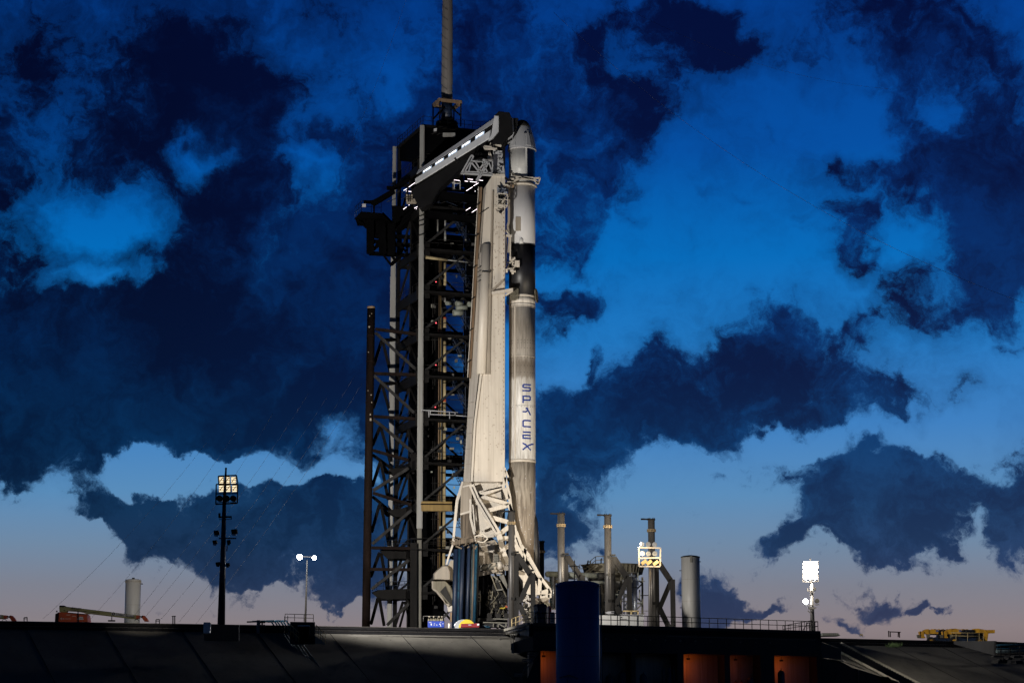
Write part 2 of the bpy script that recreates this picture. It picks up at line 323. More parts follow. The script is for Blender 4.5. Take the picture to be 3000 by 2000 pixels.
def tag(o, label=None, cat=None, group=None, kind=None):
    if label: o['label'] = label
    if cat: o['category'] = cat
    if group: o['group'] = group
    if kind: o['kind'] = kind
    return o
def copy_tree(o, parent=None, off=Vector((0, 0, 0))):
    c = o.copy(); COL.objects.link(c); c.parent = parent
    if parent is None: c.location = o.location + off
    ORG[c.name] = ORG[o.name] + off
    for ch in list(o.children): copy_tree(ch, c)
    return c
def text_mesh(name, body, size, loc, rot, m, parent, shear=0, depth=.01, bold=0):
    cu = bpy.data.curves.new(name, 'FONT'); cu.body = body; cu.size = size; cu.extrude = depth; cu.shear = shear; cu.align_x = 'LEFT'; cu.offset = bold
    to = bpy.data.objects.new(name + '_tmp', cu); COL.objects.link(to)
    bpy.context.view_layer.update(); dg = bpy.context.evaluated_depsgraph_get()
    me = bpy.data.meshes.new_from_object(to.evaluated_get(dg)); me.name = name; bpy.data.objects.remove(to)
    me.transform(Matrix.Translation(Vector(loc) - ORG[parent.name]) @ rot.to_4x4()); me.materials.clear(); me.materials.append(M[m])
    o = bpy.data.objects.new(name, me); COL.objects.link(o); o.parent = parent; ORG[o.name] = ORG[parent.name]; return o
def rail(mb, pts, h=1.07, sp=1.5, r=.03, mid=True, n=5):
    for a, b in zip(pts[:-1], pts[1:]):
        a = Vector(a); b = Vector(b); k = max(1, round((b-a).length/sp)); U = Vector((0, 0, h))
        mb.tube(a+U, b+U, r, n)
        if mid: mb.tube(a+U*.5, b+U*.5, r*.9, n)
        for i in range(k+1): q = a.lerp(b, i/k); mb.tube(q, q+U, r, n)
def vw(x0, y0, s): return lambda x, y: (x0 + x/s, y0 + y/s)
z1 = vw(1000, 280, 3.136); z2 = vw(1040, 760, 3.137); z3 = vw(1040, 1240, 2.528); z4 = vw(1240, 1450, 3.825)
z5 = vw(1560, 1450, 3.92); z6 = vw(1040, 520, 5.2275); z8 = vw(1380, 480, 6.03); zb = vw(1750, 1600, 3.36); zc = vw(1240, 1640, 7.467); zd = vw(1390, 1680, 9.224); zh = vw(1600, 1600, 6.273); zr = vw(2300, 1600, 3.36); zl = vw(550, 1760, 3.36)

# ================================================================ THE SETTING
DZ = 12.0
E0 = PZ(-500, 1810, DZ); E1 = PZ(1497, 1842, DZ); E2 = PZ(1563, 1823, DZ); E3 = PZ(2404, 1847, DZ); E4 = PZ(2404, 1868, DZ); E5 = PZ(3500, 1893, DZ)
g = MB(); v = [g.b.verts.new(p) for p in ((-3000, -200, 0), (3000, -200, 0), (3000, 5000, 0), (-3000, 5000, 0))]; g.face(v)
tag(g.build('ground', 'slope'), kind='structure')
dk = MB(); poly = [E0, E1, E2, E3, E4, E5, Vector((150, 420, DZ)), Vector((-150, 420, DZ))]
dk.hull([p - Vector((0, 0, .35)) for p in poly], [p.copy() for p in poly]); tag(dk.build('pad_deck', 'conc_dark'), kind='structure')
NL = Vector((.45, -.89, 0)); NR = Vector((.66, -.75, 0))
def slope_sheet(a, b, n, run, name, z0=11.15, seg=60):
    mb = MB(); rows = []
    for j in range(13):
        r = []
        for i in range(seg+1):
            p = a.lerp(b, i/seg) + n*run*j/12; p.z = z0*(1-j/12) + random.uniform(-.012, .012); r.append(mb.b.verts.new(p))
        rows.append(r)
    for A, B in zip(rows[:-1], rows[1:]):
        for i in range(seg): mb.face((A[i], A[i+1], B[i+1], B[i]), True)
    bot = [mb.b.verts.new(Vector((v.co.x, v.co.y, -.5))) for v in rows[-1]]; top = [mb.b.verts.new(Vector((v.co.x, v.co.y, -.5))) for v in rows[0]]
    return tag(mb.build(name, 'slope'), kind='structure')
slope_sheet(E0, E1 + (E1-E0).normalized()*3, NL, 24, 'left_berm_slope')
slope_sheet(E4 - (E5-E4).normalized()*2, E5, NR, 26, 'right_berm_slope')
# kerb lip round the deck edge
def lip(a, b, n, name, h=.85):
    mb = MB(); d = Vector((0, 0, 1)); N0 = n*.05
    for (zt, zb_, o1) in ((DZ+.02, DZ-.30, .10), (DZ-.303, DZ-h, .02)):
        q = [a + n*o1, b + n*o1, b - n*.4, a - n*.4]
        mb.hull([Vector((p.x, p.y, zb_)) for p in q], [Vector((p.x, p.y, zt)) for p in q])
    o = mb.build(name, 'kerb'); e = MB(); e.beam(a + n*.12 + Vector((0,0,DZ-.02)) - Vector((0,0,a.z)), b + n*.12 + Vector((0,0,DZ-.02)) - Vector((0,0,b.z)), .05, .07); e.beam(a + n*.06 - Vector((0,0,.5)), b + n*.06 - Vector((0,0,.5)), .03, .04); merge(o, e, 'steel')
    return tag(o, kind='structure')
lip(E0, E1, NL, 'left_kerb'); lip(E4, E5, NR, 'right_kerb')
# seams and surface pipes on the slopes
def down(a, n, run, s, off=.02): return Vector((a.x + n.x*run*s, a.y + n.y*run*s, 11.15*(1-s) + off))
sm = MB()
for k in range(9):
    a = E0.lerp(E1, (k+.4)/9); sm.beam(down(a, NL, 24, .0, .005), down(a, NL, 24, 1, .005), .07, .03)
tag(sm.build('left_slope_joints', 'kerb'), kind='structure')
sm = MB()
for k in range(8):
    a = E4.lerp(E5, (k+.4)/8); sm.beam(down(a, NR, 26, .0, .005), down(a, NR, 26, 1, .005), .06, .03)
tag(sm.build('right_slope_joints', 'kerb'), kind='structure')
def edge_pipe(a, b, n, run, s, r, lab, m='steel', lift=.25):
    mb = MB(); A = down(a, n, run, s, lift); B = down(b, n, run, s, lift); mb.tube(A, B, r, 6)
    k = int((B-A).length/3.2)
    for i in range(k): q = A.lerp(B, (i+.5)/k); mb.box(q - Vector((0, 0, lift/2)), (.10, .10, lift+.05))
    return tag(mb.build('surface_conduit', m), lab, 'pipe')
edge_pipe(PZ(210,1822,DZ), PZ(590,1829,DZ), NL, 24, .03, .05, 'thin pale conduit running just below the kerb on the far left slope')
edge_pipe(PZ(950,1834,DZ), E1, NL, 24, .04, .06, 'long pale conduit below the kerb between the bunker and the rocket pad corner')
edge_pipe(PZ(880,1833,DZ), PZ(1180,1838,DZ), NL, 24, .22, .05, 'dark thin pipe lying mid slope to the right of the bunker', 'dsteel')
# conduit bundle
cb = thing('conduit_bundle', 'bundle of blue grey conduits running down the dark slope beside the bunker', 'pipes', PZ(790,1834,DZ))
a0 = PZ(815,1834,DZ)
for i in range(6):
    o = Vector((.34*(i-2.5), 0, 0)) + Vector((.0, .0, .06*(i % 2)))
    p0 = a0 + o + Vector((-2.8+.25*i, .9, .55)); p1 = a0 + o + Vector((0, .3, .6)); p2 = a0 + o + NL*1.0 + Vector((0, 0, .1)); p3 = Vector((*(a0 + o + NL*24).xy, .3))
    MB().path([p0, p1, p2, p3], .085, 7).build('conduit', 'bluesteel', cb)
# bunker block under the left mast
bk = thing('mast_base_block', 'black concrete block under the tall left floodlight mast', 'block', P(648,1870,215))
MB().hull([P(598,1875,212.5), P(700,1877,215), P(702,1877,219), P(604,1875,218)], [P(598,1826,212.5), P(700,1830,215), P(702,1830,219), P(604,1826,218)]).build('block', 'conc_dark', bk, .05)
MB().box(P(607,1838,211.9), (.7, .5, 1.1)).build('junction_box', 'foil', bk, .03)
# bunker with door and stair rails
bn = thing('bunker', 'small concrete bunker with a black doorway, roof railing and two stair rails', 'bunker', P(880,1885,226))
fy = 224.5
MB().hull([P(850,1886,fy), P(923,1886,fy+1), P(923,1886,fy+5), P(850,1886,fy+4)], [P(850,1820,fy), P(923,1821,fy+1), P(923,1821,fy+5), P(850,1820,fy+4)]).build('wall', 'conc_dark', bn, .03)
MB().prism([(874,1833),(906,1833),(906,1884),(874,1884)], fy-.12, .3).build('doorway', 'dark', bn)
MB().prism([(872,1830.5),(908,1830.5),(908,1833),(872,1833)], fy-.4, .5).build('lintel', 'white', bn)
m = MB(); rail(m, [P(835,1818,fy), P(918,1820,fy+.8), P(918,1820,fy+5)], .75, 1.2, .035); m.tube(P(843,1802,fy), P(843,1842,fy), .04, 6); m.tube(P(834,1804,fy),P(834,1826,fy),.04,6); m.build('roof_railing', 'rail', bn)
for pts in ([(843,1822),(876,1852),(876,1882)], [(926,1830),(953,1856),(953,1886)]):
    m = MB(); a, b, c = [P(x, y, fy-.6) for x, y in pts]; lo = Vector((0, 0, -.55))
    m.tube(a, b, .045, 6); m.tube(a+lo, b+lo, .04, 6)
    for k in range(5): q = a.lerp(b, k/4); m.tube(q, q - Vector((0, 0, 1.05)), .035, 5)
    m.build('stair_railing', 'rail', bn)
m = MB(); m.hull([P(923,1884,fy), P(958,1886,fy), P(958,1886,fy+3), P(923,1884,fy+3)], [P(923,1862,fy), P(925,1862,fy), P(925,1862,fy+3), P(923,1862,fy+3)]); m.build('stair_flank', 'conc', bn)
# equipment beside bunker
eq = thing('valve_cabinet', 'dark valve cabinet with small pipes on the kerb between the left mast and the bunker', 'cabinet', P(790,1850,222))
MB().prism([(775,1831),(832,1831),(832,1852),(775,1852)], 222, 1.5).build('cabinet', 'kerb', eq, .03)
m = MB()
for x in (762, 768, 774): m.tube(P(x,1848,221.5), P(x,1822+abs(x-768),221.5), .09, 8); m.ball(P(x,1821,221.5), .14)
m.build('valve', 'dsteel', eq)
MB().box(P(757,1835,221.5), (.35, .35, 1.4)).build('standpipe_box', 'steel', eq, .02)
m = MB()
for i in range(9): m.tube(P(782+i*5.4,1833,221.8), P(782+i*5.4,1847,221.8), .045, 5)
m.build('grille_bars', 'dsteel', eq)

# ================================================================ concrete pad building with open bays
HB = MB(); top = DZ + .02
blk = thing('pad_building', 'long dark concrete building under the pad deck with open bays glowing orange', 'building', (E2.x, E2.y, 0))
ff = (E3-E2); fd = ff.normalized(); fn = Vector((fd.y, -fd.x, 0)); LEN = ff.length
din = (E1-E2).normalized()
def bp(s, d, z): q = E2 + fd*s + din*d; return Vector((q.x, q.y, z))   # s along the front, d metres into the building
def slab(mb, s0, s1, d0, d1, za, zb_): mb.hull([bp(s0, d0, za), bp(s1, d0, za), bp(s1, d1, za), bp(s0, d1, za)], [bp(s0, d0, zb_), bp(s1, d0, zb_), bp(s1, d1, zb_), bp(s0, d1, zb_)]); return mb
def s_at(px, d=0):                                                   # distance along the front seen at a pixel column
    lo, hi = -10, LEN+10
    for _ in range(40):
        m = (lo+hi)/2; q = bp(m, d, 8); u = q.x/(q.y*cp + (q.z-2)*sp)
        if u*F+1500 < px: lo = m
        else: hi = m
    return lo
OT = PZ(2100, 1915, 0).z
def z_at(px, py, s): q = bp(s, 0, 0); v = (1000-py)/F; return 2 + q.y*(sp + v*cp)/(cp - v*sp)
ZT = z_at(2100, 1916, s_at(2100))
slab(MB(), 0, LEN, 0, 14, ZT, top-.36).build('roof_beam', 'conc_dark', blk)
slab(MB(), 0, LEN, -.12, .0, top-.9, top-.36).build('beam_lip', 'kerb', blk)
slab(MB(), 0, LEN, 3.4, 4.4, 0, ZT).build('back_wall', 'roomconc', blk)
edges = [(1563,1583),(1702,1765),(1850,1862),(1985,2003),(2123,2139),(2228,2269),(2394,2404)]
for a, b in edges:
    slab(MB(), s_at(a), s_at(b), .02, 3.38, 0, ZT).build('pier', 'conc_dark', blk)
for i in range(12):
    q = bp(s_at(1773 + i*44), -.06, z_at(2000, 1876, s_at(2000))); MB().tube(q, q + fn*.14, .1, 8).build('anchor_bolt', 'steel', blk)
slab(MB(), s_at(1955), s_at(2390), -.10, -.02, z_at(2100, 1874, s_at(2100))+.28, z_at(2100, 1874, s_at(2100))+.34).build('drip_rail', 'steel', blk)
for i, (px, pw, dd) in enumerate(((1600, 60, 1.7), (2026, 72, 1.6), (2165, 14, 1.6), (2300, 62, 1.6))):
    s = s_at(px); bulb('sodium_lamp_light', bp(s, dd, ZT-1.2), pw, (1, .17, .01), .2)
    lp = thing('bay_lamp', ['orange sodium lamp hanging in the bay left of the navy tank', 'orange sodium lamp in the widest glowing bay', 'orange sodium lamp in the dimmer middle bay', 'orange sodium lamp in the glowing bay at the building end'][i], 'lamp', bp(s, dd, ZT-.9), 'sodium lamps in the building bays')
    q = bp(s, dd, ZT-.5); MB().box(q, (.4, .25, .2)).build('housing', 'dsteel', lp, .02); MB().tube(q + Vector((0,0,.1)), q + Vector((0,0,.52)), .03, 6).build('stem', 'dsteel', lp)
# pressure cylinders in the bays
cyl0 = None
CY = [(1785,1.5,.45,3.2,'bluesteel'),(1822,1.5,.45,3.4,'bluesteel'),(1884,1.6,.42,3.3,'bluesteel'),(1943,1.3,.2,3.9,'bluedark'),(1960,1.3,.26,3.9,'bluesteel'),(1974,1.3,.18,3.9,'bluesteel'),(2155,1.5,.4,2.9,'orange'),(2172,1.5,.35,2.9,'orange'),(2198,1.5,.45,3.2,'bluedark'),(2288,1.3,.42,3.6,'bluesteel')]  # orange shells have the bay's lamplight put into their colour
labs = ['first blue gas cylinder right of the navy tank, in the dark bay', 'second blue gas cylinder right of the navy tank', 'lone rounded blue cylinder midway along the dark bays', 'thin dark cylinder at the left of the tight trio', 'widest cylinder of the tight trio by the orange bay', 'thin blue cylinder at the right of the tight trio', 'orange lit cylinder at the left of the middle orange bay', 'second orange lit cylinder in the middle orange bay', 'dark rounded cylinder in the middle orange bay', 'tall blue cylinder in front of the end orange bay']
for (px, d, r, h, mt), lb in zip(CY, labs):
    s = s_at(px, min(d, .9)); q = bp(s, min(d, .9), 0); h = h*2.05 - (0 if h < 3.85 else .6)
    t = thing('gas_cylinder', lb, 'cylinder', q, 'gas cylinders in the bays')
    MB().lathe(q.x, q.y, [(0, r), (h-.5, r), (h-.25, r*.85), (h-.08, r*.5), (h, r*.15)], 20).build('shell', mt, t)
    MB().tube(Vector((q.x, q.y, h)), Vector((q.x, q.y, h+.18)), .06, 8).build('valve', 'steel', t)
# side wing wall facing left and its roof railing
wg = thing('wing_wall', 'light concrete retaining wall with conduits at the left end of the pad building', 'wall', (E1.x, E1.y, 8))
m = MB(); q = E1 - Vector((.2, 0, 0))
def wq(t, z, o=0): p = E1.lerp(E2, t); return Vector((p.x - .5 + o*0, p.y, z))
zz = lambda px, py, t: 2 + E1.lerp(E2, t).y*(sp + (1000-py)/F*cp)/(cp - (1000-py)/F*sp)
A = [E1 + Vector((-.7, 0, 0)), E2 + Vector((-.5, -.1, 0)), E2 + Vector((0, 3, 0)), E1 + Vector((2, 3, 0))]
lo = [zz(0,1858,0), zz(0,1862,1), zz(0,1862,1), zz(0,1858,0)]
m.hull([Vector((p.x, p.y, z)) for p, z in zip(A, lo)], [Vector((p.x, p.y, DZ-.05)) for p in A]); m.build('wall_face', 'conc', wg, .03)
m = MB(); m.beam(E1 + Vector((-.7,-.1,-.12)), E2 + Vector((-.5,-.1,-.12)), .35, .28); m.build('coping', 'conc', wg, .02)
m = MB(); out_ = Vector((-.85, -.25, 0))
for dz in (-.45, -.6): m.tube(E1 + out_ + Vector((0,0,dz)), E2 + out_ + Vector((0,0,dz)), .06, 6)
for t in (.35, .45): p = E1.lerp(E2, t) + out_; m.tube(p - Vector((0,0,.45)), p - Vector((0,0,2.6)), .05, 6)
m.build('conduit', 'steel', wg)
MB().prism([z4(1225-970+975,1320+0)]+[(0,0)]*0 or [(1515,1854),(1523,1854),(1523,1866),(1515,1866)], 229, .3).build('junction_box', 'kerb', wg) if False else MB().prism([(1515,1854),(1523,1854),(1523,1866),(1515,1866)], 232, .3).build('junction_box', 'kerb', wg)
can = thing('concrete_canopy', 'dark wedge shaped concrete canopy jutting left from the pad building corner', 'canopy', P(1540,1912,226))
MB().hull([P(1505,1880,229), P(1562,1862,226), P(1585,1862,226), P(1585,1880,232)], [P(1505,1912,229), P(1562,1905,226), P(1585,1905,226), P(1585,1912,232)]).build('hood', 'conc_dark', can, .02)
MB().prism([(1498,1884),(1506,1881),(1506,1913),(1498,1908)], 228.8, 2.5).build('end_face', 'conc', can)
MB().hull([P(1505,1913,229), P(1583,1905,226.5), P(1583,1905,240), P(1505,1913,240)], [P(1490,2090,229), P(1583,2090,226.5), P(1583,2090,240), P(1490,2090,240)]).build('lower_wall', 'conc', can) if False else None
fw = thing('flank_wall', 'grey concrete flank wall with ladder brackets below the canopy', 'wall', P(1560,2060,228))
MB().hull([P(1578,1906,227.2), P(1584,1906,227), P(1584,1906,236), P(1578,1906,238)], [P(1500,2095,226.5), P(1584,2095,226.5), P(1584,2095,236), P(1500,2095,238)]).build('wall_face', 'conc_dark', fw)
for (x, y) in ((1545,1930),(1520,1972),(1560,1910)):
    m = MB(); m.beam(P(x-14,y,226), P(x+10,y+2,226), .12, .9); m.beam(P(x-14,y+6,226), P(x+10,y+8,226), .1, .9); m.beam(P(x-14,y,226), P(x-14,y+8,226), .1); m.beam(P(x+10,y,226), P(x+10,y+8,226), .1); m.build('ladder_bracket', 'steel', fw)
m = MB(); m.path([P(1580,1908,226), P(1548,1950,226), P(1530,1985,226), P(1515,2040,226)], .05, 5); m.path([P(1574,1908,226), P(1540,1950,226), P(1522,1985,226), P(1507,2040,226)], .05, 5); m.build('cable', 'steel', fw)
wr = MB(); rail(wr, [E1 + Vector((.1,-.3,.05)), E1.lerp(E2,.97) + Vector((.0,.2,.05))], 1.15, 3.2, .045)
tag(wr.build('wing_railing', 'rail'), 'pale yellow railing climbing along the light concrete wing wall', 'railing')
# railing on the front of the building
rl = thing('deck_railing', 'long black pipe railing along the roof edge of the pad building', 'railing', bp(0, 0, DZ))
m = MB(); rail(m, [bp(.3, .25, DZ), bp(LEN-.3, .25, DZ)], 1.1, 1.25, .045); m.build('rail_run', 'kerb', rl)
m = MB(); rail(m, [bp(LEN-.3, .25, DZ), bp(LEN-.3, 5, DZ)], 1.1, 1.25, .045); m.build('rail_return', 'kerb', rl)
sr = thing('stair_railing', 'short sloping stair railing at the right end of the pad building roof', 'railing', bp(LEN-3, 1, DZ))
m = MB()
for dd in (.9, 1.7):
    a = bp(LEN-5.2, dd, DZ+.55); b = bp(LEN-1, dd, DZ+1.25); m.tube(a, b, .04, 5); m.tube(a - Vector((0,0,.4)), b - Vector((0,0,.5)), .035, 5)
    for k in range(6): q = a.lerp(b, k/5); m.tube(Vector((q.x, q.y, DZ)), q, .035, 5)
m.beam(bp(LEN-2.4,1,DZ), bp(LEN-1.5,1,DZ+1.1), .09)
m.build('rail_run', 'kerb', sr)
# ================================================================ ROCKET
RY = 284.0; RX = XA(1530, RY, 40); RR = 1.83
def zr_(py, Y=RY-RR): return P(1530, py, Y).z
rk = thing('rocket', 'tall soot streaked white rocket with a black band and vertical blue lettering', 'rocket', (RX, RY, DZ))
def rocket_mat(name, stops, soot=.6, sc=(.17, .14, .11, 1)):
    m = bpy.data.materials.new(name); m.use_nodes = True; t = m.node_tree; n = t.nodes; l = t.links; b = n['Principled BSDF']; b.inputs['Roughness'].default_value = .42
    g = n.new('ShaderNodeNewGeometry'); sx = n.new('ShaderNodeSeparateXYZ'); l.new(g.outputs['Position'], sx.inputs[0])
    z0, z1_ = stops[0][0], stops[-1][0]
    nz = n.new('ShaderNodeTexNoise'); mp = n.new('ShaderNodeMapping'); mp.inputs['Scale'].default_value = (3.2, 3.2, .5); l.new(g.outputs['Position'], mp.inputs[0]); l.new(mp.outputs[0], nz.inputs['Vector']); nz.inputs['Scale'].default_value = 1; nz.inputs['Detail'].default_value = 8; nz.inputs['Roughness'].default_value = .7
    a = n.new('ShaderNodeMath'); a.operation = 'MULTIPLY_ADD'; a.inputs[1].default_value = 3.0; l.new(nz.outputs['Fac'], a.inputs[0]); s = n.new('ShaderNodeMath'); s.operation = 'SUBTRACT'; s.inputs[1].default_value = 1.5; l.new(sx.outputs[2], s.inputs[0]); l.new(s.outputs[0], a.inputs[2])
    r = n.new('ShaderNodeMapRange'); r.inputs[1].default_value = z0; r.inputs[2].default_value = z1_; l.new(a.outputs[0], r.inputs[0])
    cr = n.new('ShaderNodeValToRGB'); e = cr.color_ramp.elements
    while len(e) > 1: e.remove(e[-1])
    for i, (z, c) in enumerate(stops):
        q = e[0] if i == 0 else e.new((z-z0)/(z1_-z0)); q.position = (z-z0)/(z1_-z0); q.color = (*c, 1)
    l.new(r.outputs[0], cr.inputs[0])
    m2 = n.new('ShaderNodeMapping'); m2.inputs['Scale'].default_value = (2.6, 2.6, .30); l.new(g.outputs['Position'], m2.inputs[0]); n2 = n.new('ShaderNodeTexNoise'); n2.inputs['Scale'].default_value = 1.3; n2.inputs['Detail'].default_value = 7; n2.inputs['Roughness'].default_value = .6; l.new(m2.outputs[0], n2.inputs['Vector'])
    q = n.new('ShaderNodeMapRange'); q.inputs[1].default_value = .44; q.inputs[2].default_value = .66; q.inputs[4].default_value = soot; l.new(n2.outputs['Fac'], q.inputs[0])
    mx = n.new('ShaderNodeMix'); mx.data_type = 'RGBA'; l.new(q.outputs[0], mx.inputs[0]); l.new(cr.outputs[0], mx.inputs[6]); mx.inputs[7].default_value = sc
    l.new(mx.outputs[2], b.inputs['Base Color']); return m
tan = (.60, .55, .48); drk = (.30, .27, .23); wht = (.72, .715, .70); brn = (.27, .215, .155); vdk = (.10, .075, .055)
zb0 = zr_(1760)
M['stage1a'] = rocket_mat('sooty_first_stage', [(zb0, vdk), (zr_(1600), (.20,.155,.11)), (zr_(1500), (.38,.33,.27)), (zr_(1440), (.50,.445,.37)), (zr_(1375), (.47,.42,.35)), (zr_(1352), (.42,.38,.32))], .8, (.13, .105, .08, 1))
M['stage1b'] = rocket_mat('frosted_first_stage', [(zr_(1345), wht), (zr_(1260), (.68,.67,.65)), (zr_(1200), (.62,.61,.59)), (zr_(1112), (.60,.58,.54)), (zr_(1100), drk), (zr_(1060), (.24,.205,.165)), (zr_(1038), tan), (zr_(950), (.54,.475,.39)), (zr_(895), (.64,.595,.53))], .5)
M['stage2'] = rocket_mat('clean_second_stage', [(0, (.56,.56,.57)), (100, (.56,.56,.57))], .06)
def cyl(name, pa, pb, r, m, parent=rk): return MB().lathe(RX, RY, [(zr_(pb), r), (zr_(pa), r)], 64).build(name, m, parent)
fs = cyl('first_stage', 1352, 1760, RR, 'stage1a')
fs2 = cyl('first_stage_tank', 893, 1343, RR, 'stage1b')
cyl('tank_band', 1343.5, 1351.5, RR+.05, 'cream2'); cyl('tank_band', 886, 892.5, RR+.015, 'stage1b'); cyl('tank_band', 860, 867, RR+.03, 'cream2'); cyl('upper_tank_skirt', 867.5, 885.5, RR, 'stage1b')
for py in (1187, 1042, 895): cyl('weld_ring', py-1, py+1, RR+.03, 'stage1b')
cyl('interstage', 714, 859.5, RR+.02, 'blk_int'); cyl('interstage_lip', 712, 713.8, RR+.07, 'blk_int')
cyl('second_stage', 536, 711.5, RR, 'stage2')
cyl('adapter_ring', 520, 535.5, RR-.05, 'white')
cyl('trunk', 431, 519.5, RR+.02, 'white')
# the dark half of the trunk, as a raised shell round its right side
MB().lathe(RX, RY, [(zr_(519), RR+.05), (zr_(432), RR+.05)], 24, R(-67), R(100)).build('solar_panel', 'solar', rk)
MB().lathe(RX, RY, [(zr_(520), RR+.04), (zr_(505), RR+.06), (zr_(432), RR+.06)], 6, R(-76), R(-68)).build('trunk_fin', 'white', rk)
# capsule: ring, cone with rounded nose
cz = lambda py: zr_(py)
prof = [(cz(431), 2.0), (cz(428), 2.02), (cz(424), 1.99), (cz(410), 1.88), (cz(392), 1.68), (cz(374), 1.42), (cz(362), 1.18), (cz(352), .92), (cz(346), .66), (cz(342.5), .36), (cz(341), .08)]
cap = MB().lathe(RX, RY, prof, 56).build('capsule', 'cap_grey', rk)
MB().lathe(RX, RY, [(cz(433), 1.93), (cz(432.6), 2.04), (cz(430), 2.04), (cz(429.6), 1.95)], 56).build('capsule_rim', 'whiteink', cap)
MB().lathe(RX, RY, [(cz(365), 1.27), (cz(352), .95), (cz(346), .69), (cz(342.3), .39), (cz(340.6), .05)], 56, ).build('nose_cap', 'dsteel', cap)
for a in (-62, -128):       # thruster fairings on the flanks
    c, s = math.cos(R(a)), math.sin(R(a)); q = lambda z, r, w: [Vector((RX + c*(r+dr) - s*dw, RY + s*(r+dr) + c*dw, z)) for dr, dw in ((-.3, -w), (.12, -w*.8), (.12, w*.8), (-.3, w))]
    MB().hull(q(cz(426), 1.98, .5), q(cz(380), 1.5, .22)).build('thruster_fairing', 'cap_grey', cap, .05)
for a in (-75, -48):
    c, s = math.cos(R(a)), math.sin(R(a)); MB().box((RX + c*1.72, RY + s*1.72, cz(388)), (.35, .2, .12), R(a+90)).build('window', 'glassd', cap)
# first stage raceway, bolts and round marks
m = MB(); c, s = math.cos(R(-122)), math.sin(R(-122)); m.box((RX + c*1.85, RY + s*1.85, (zr_(895)+zr_(1343))/2), (.14, .14, zr_(895)-zr_(1343)), R(-32)); m.build('raceway', 'cream2', rk)
m = MB()
for py in (995, 1003, 1018, 1046, 1070, 1090, 1190):
    for k in range(11):
        a = R(-165 + k*14); q = Vector((RX + math.cos(a)*1.8, RY + math.sin(a)*1.8, zr_(py))); m.tube(q, Vector((RX + math.cos(a)*1.86, RY + math.sin(a)*1.86, zr_(py))), .045, 6)
merge(fs2, m, 'dsteel')
m = MB(); rr = random.Random(3)
for i in range(34):
    a = R(rr.uniform(-140, -45)); py = rr.choice((rr.uniform(1380, 1500), rr.uniform(1490, 1600))); q0 = Vector((RX + math.cos(a)*1.8, RY + math.sin(a)*1.8, zr_(py))); m.tube(q0, Vector((RX + math.cos(a)*1.85, RY + math.sin(a)*1.85, zr_(py))), rr.uniform(.03, .075), 6)
merge(fs, m, 'whiteink')
MB().box((RX - .55, RY - 1.8, zr_(656)), (.75, .14, 2.0)).build('access_panel', 'shade', rk, .02)
MB().lathe(RX - .1, RY - 1.72, [(zr_(714), .32), (zr_(700), .28), (zr_(695), .1)], 16).build('vent_hood', 'white', rk)
# leg fairings low on the stage
def leg(a, pa, pb, m_, r=.55):
    c, s = math.cos(R(a)), math.sin(R(a)); x, y = RX + c*1.75, RY + s*1.75; z0, z3 = zr_(pb), zr_(pa)
    return MB().lathe(x, y, [(z0, r*1.15), (z0 + (z3-z0)*.55, r), (z0 + (z3-z0)*.88, r*.7), (z3, .06)], 16).build('landing_leg', m_, rk)
leg(-12, 1500, 1720, 'blk_int', .62); leg(-168, 1482, 1720, 'blk_int', .5); leg(-100, 1640, 1740, 'dsteel', .45)
MB().lathe(RX - 1.75, RY - .6, [(zr_(1408), .12), (zr_(1404), .34), (zr_(1374), .34), (zr_(1368), .1)], 14).build('pod', 'blk_int', rk)
# grid fins
def fin(a, w=.62):
    m = MB(); c, s = math.cos(R(a)), math.sin(R(a)); o = Vector((RX + c*2.02, RY + s*2.02, 0)); tx = Vector((-s, c, 0)); z0, z3 = zr_(879), zr_(843); h = z3-z0
    pt = lambda u, v: o + tx*(u*w) + Vector((0, 0, z0 + v*h)) + Vector((c, s, 0))*(.12*(1-v))
    for i in range(-5, 9):
        for sgn in (1, -1):
            pts = []
            for k in range(21):
                u = -1 + k/10; v = (i/6) + sgn*(u*.5) + .25
                if 0 <= v <= 1: pts.append(pt(u, v))
            if len(pts) > 1: m.beam(pts[0], pts[-1], .05, .16)
    for a_, b_ in (((-1,.15),(-1,.85)), ((1,.15),(1,.85)), ((-1,.85),(-.6,1)), ((1,.85),(.6,1)), ((-.6,1),(.6,1)), ((-1,.15),(-.5,0)), ((1,.15),(.5,0)), ((-.5,0),(.5,0))): m.beam(pt(*a_), pt(*b_), .09, .22)
    m.beam(o + Vector((0,0,z3-.3)) - Vector((c,s,0))*.35, o + Vector((0,0,z3-.3)), .3, .3)
    return m.build('grid_fin', 'hopper', rk)
fin(-122); fin(-18); fin(150); fin(62)
# lettering following the hull
GL = {'S': [((1,1),(.12,1)), ((.12,1),(0,.86)), ((0,.86),(0,.62)), ((0,.62),(.12,.52)), ((.12,.52),(.9,.52)), ((.9,.52),(1,.42)), ((1,.42),(1,.12)), ((1,.12),(.88,0)), ((.88,0),(0,0))],
 'P': [((0,0),(0,1)), ((0,1),(.88,1)), ((.88,1),(1,.9)), ((1,.9),(1,.5)), ((1,.5),(.88,.38)), ((.88,.38),(.14,.38))],
 'A': [((.42,.95),(.62,.95)), ((.5,1),(1,0)), ((.0,.42),(.34,.42)), ((.34,.42),(.52,.56))],
 'C': [((1,1),(.12,1)), ((.12,1),(0,.88)), ((0,.88),(0,.12)), ((0,.12),(.12,0)), ((.12,0),(1,0))],
 'E': [((.04,1),(1,1)), ((.04,.5),(.95,.5)), ((0,.5),(0,0)), ((0,0),(1,0))],
 'X': [((0,1),(.3,.8)), ((.3,.8),(1,0)), ((0,0),(.5,.5)), ((.5,.5),(.8,.72)), ((.8,.72),(1.2,.9)), ((1.2,.9),(1.55,.99))]}
lx0 = 1530.7
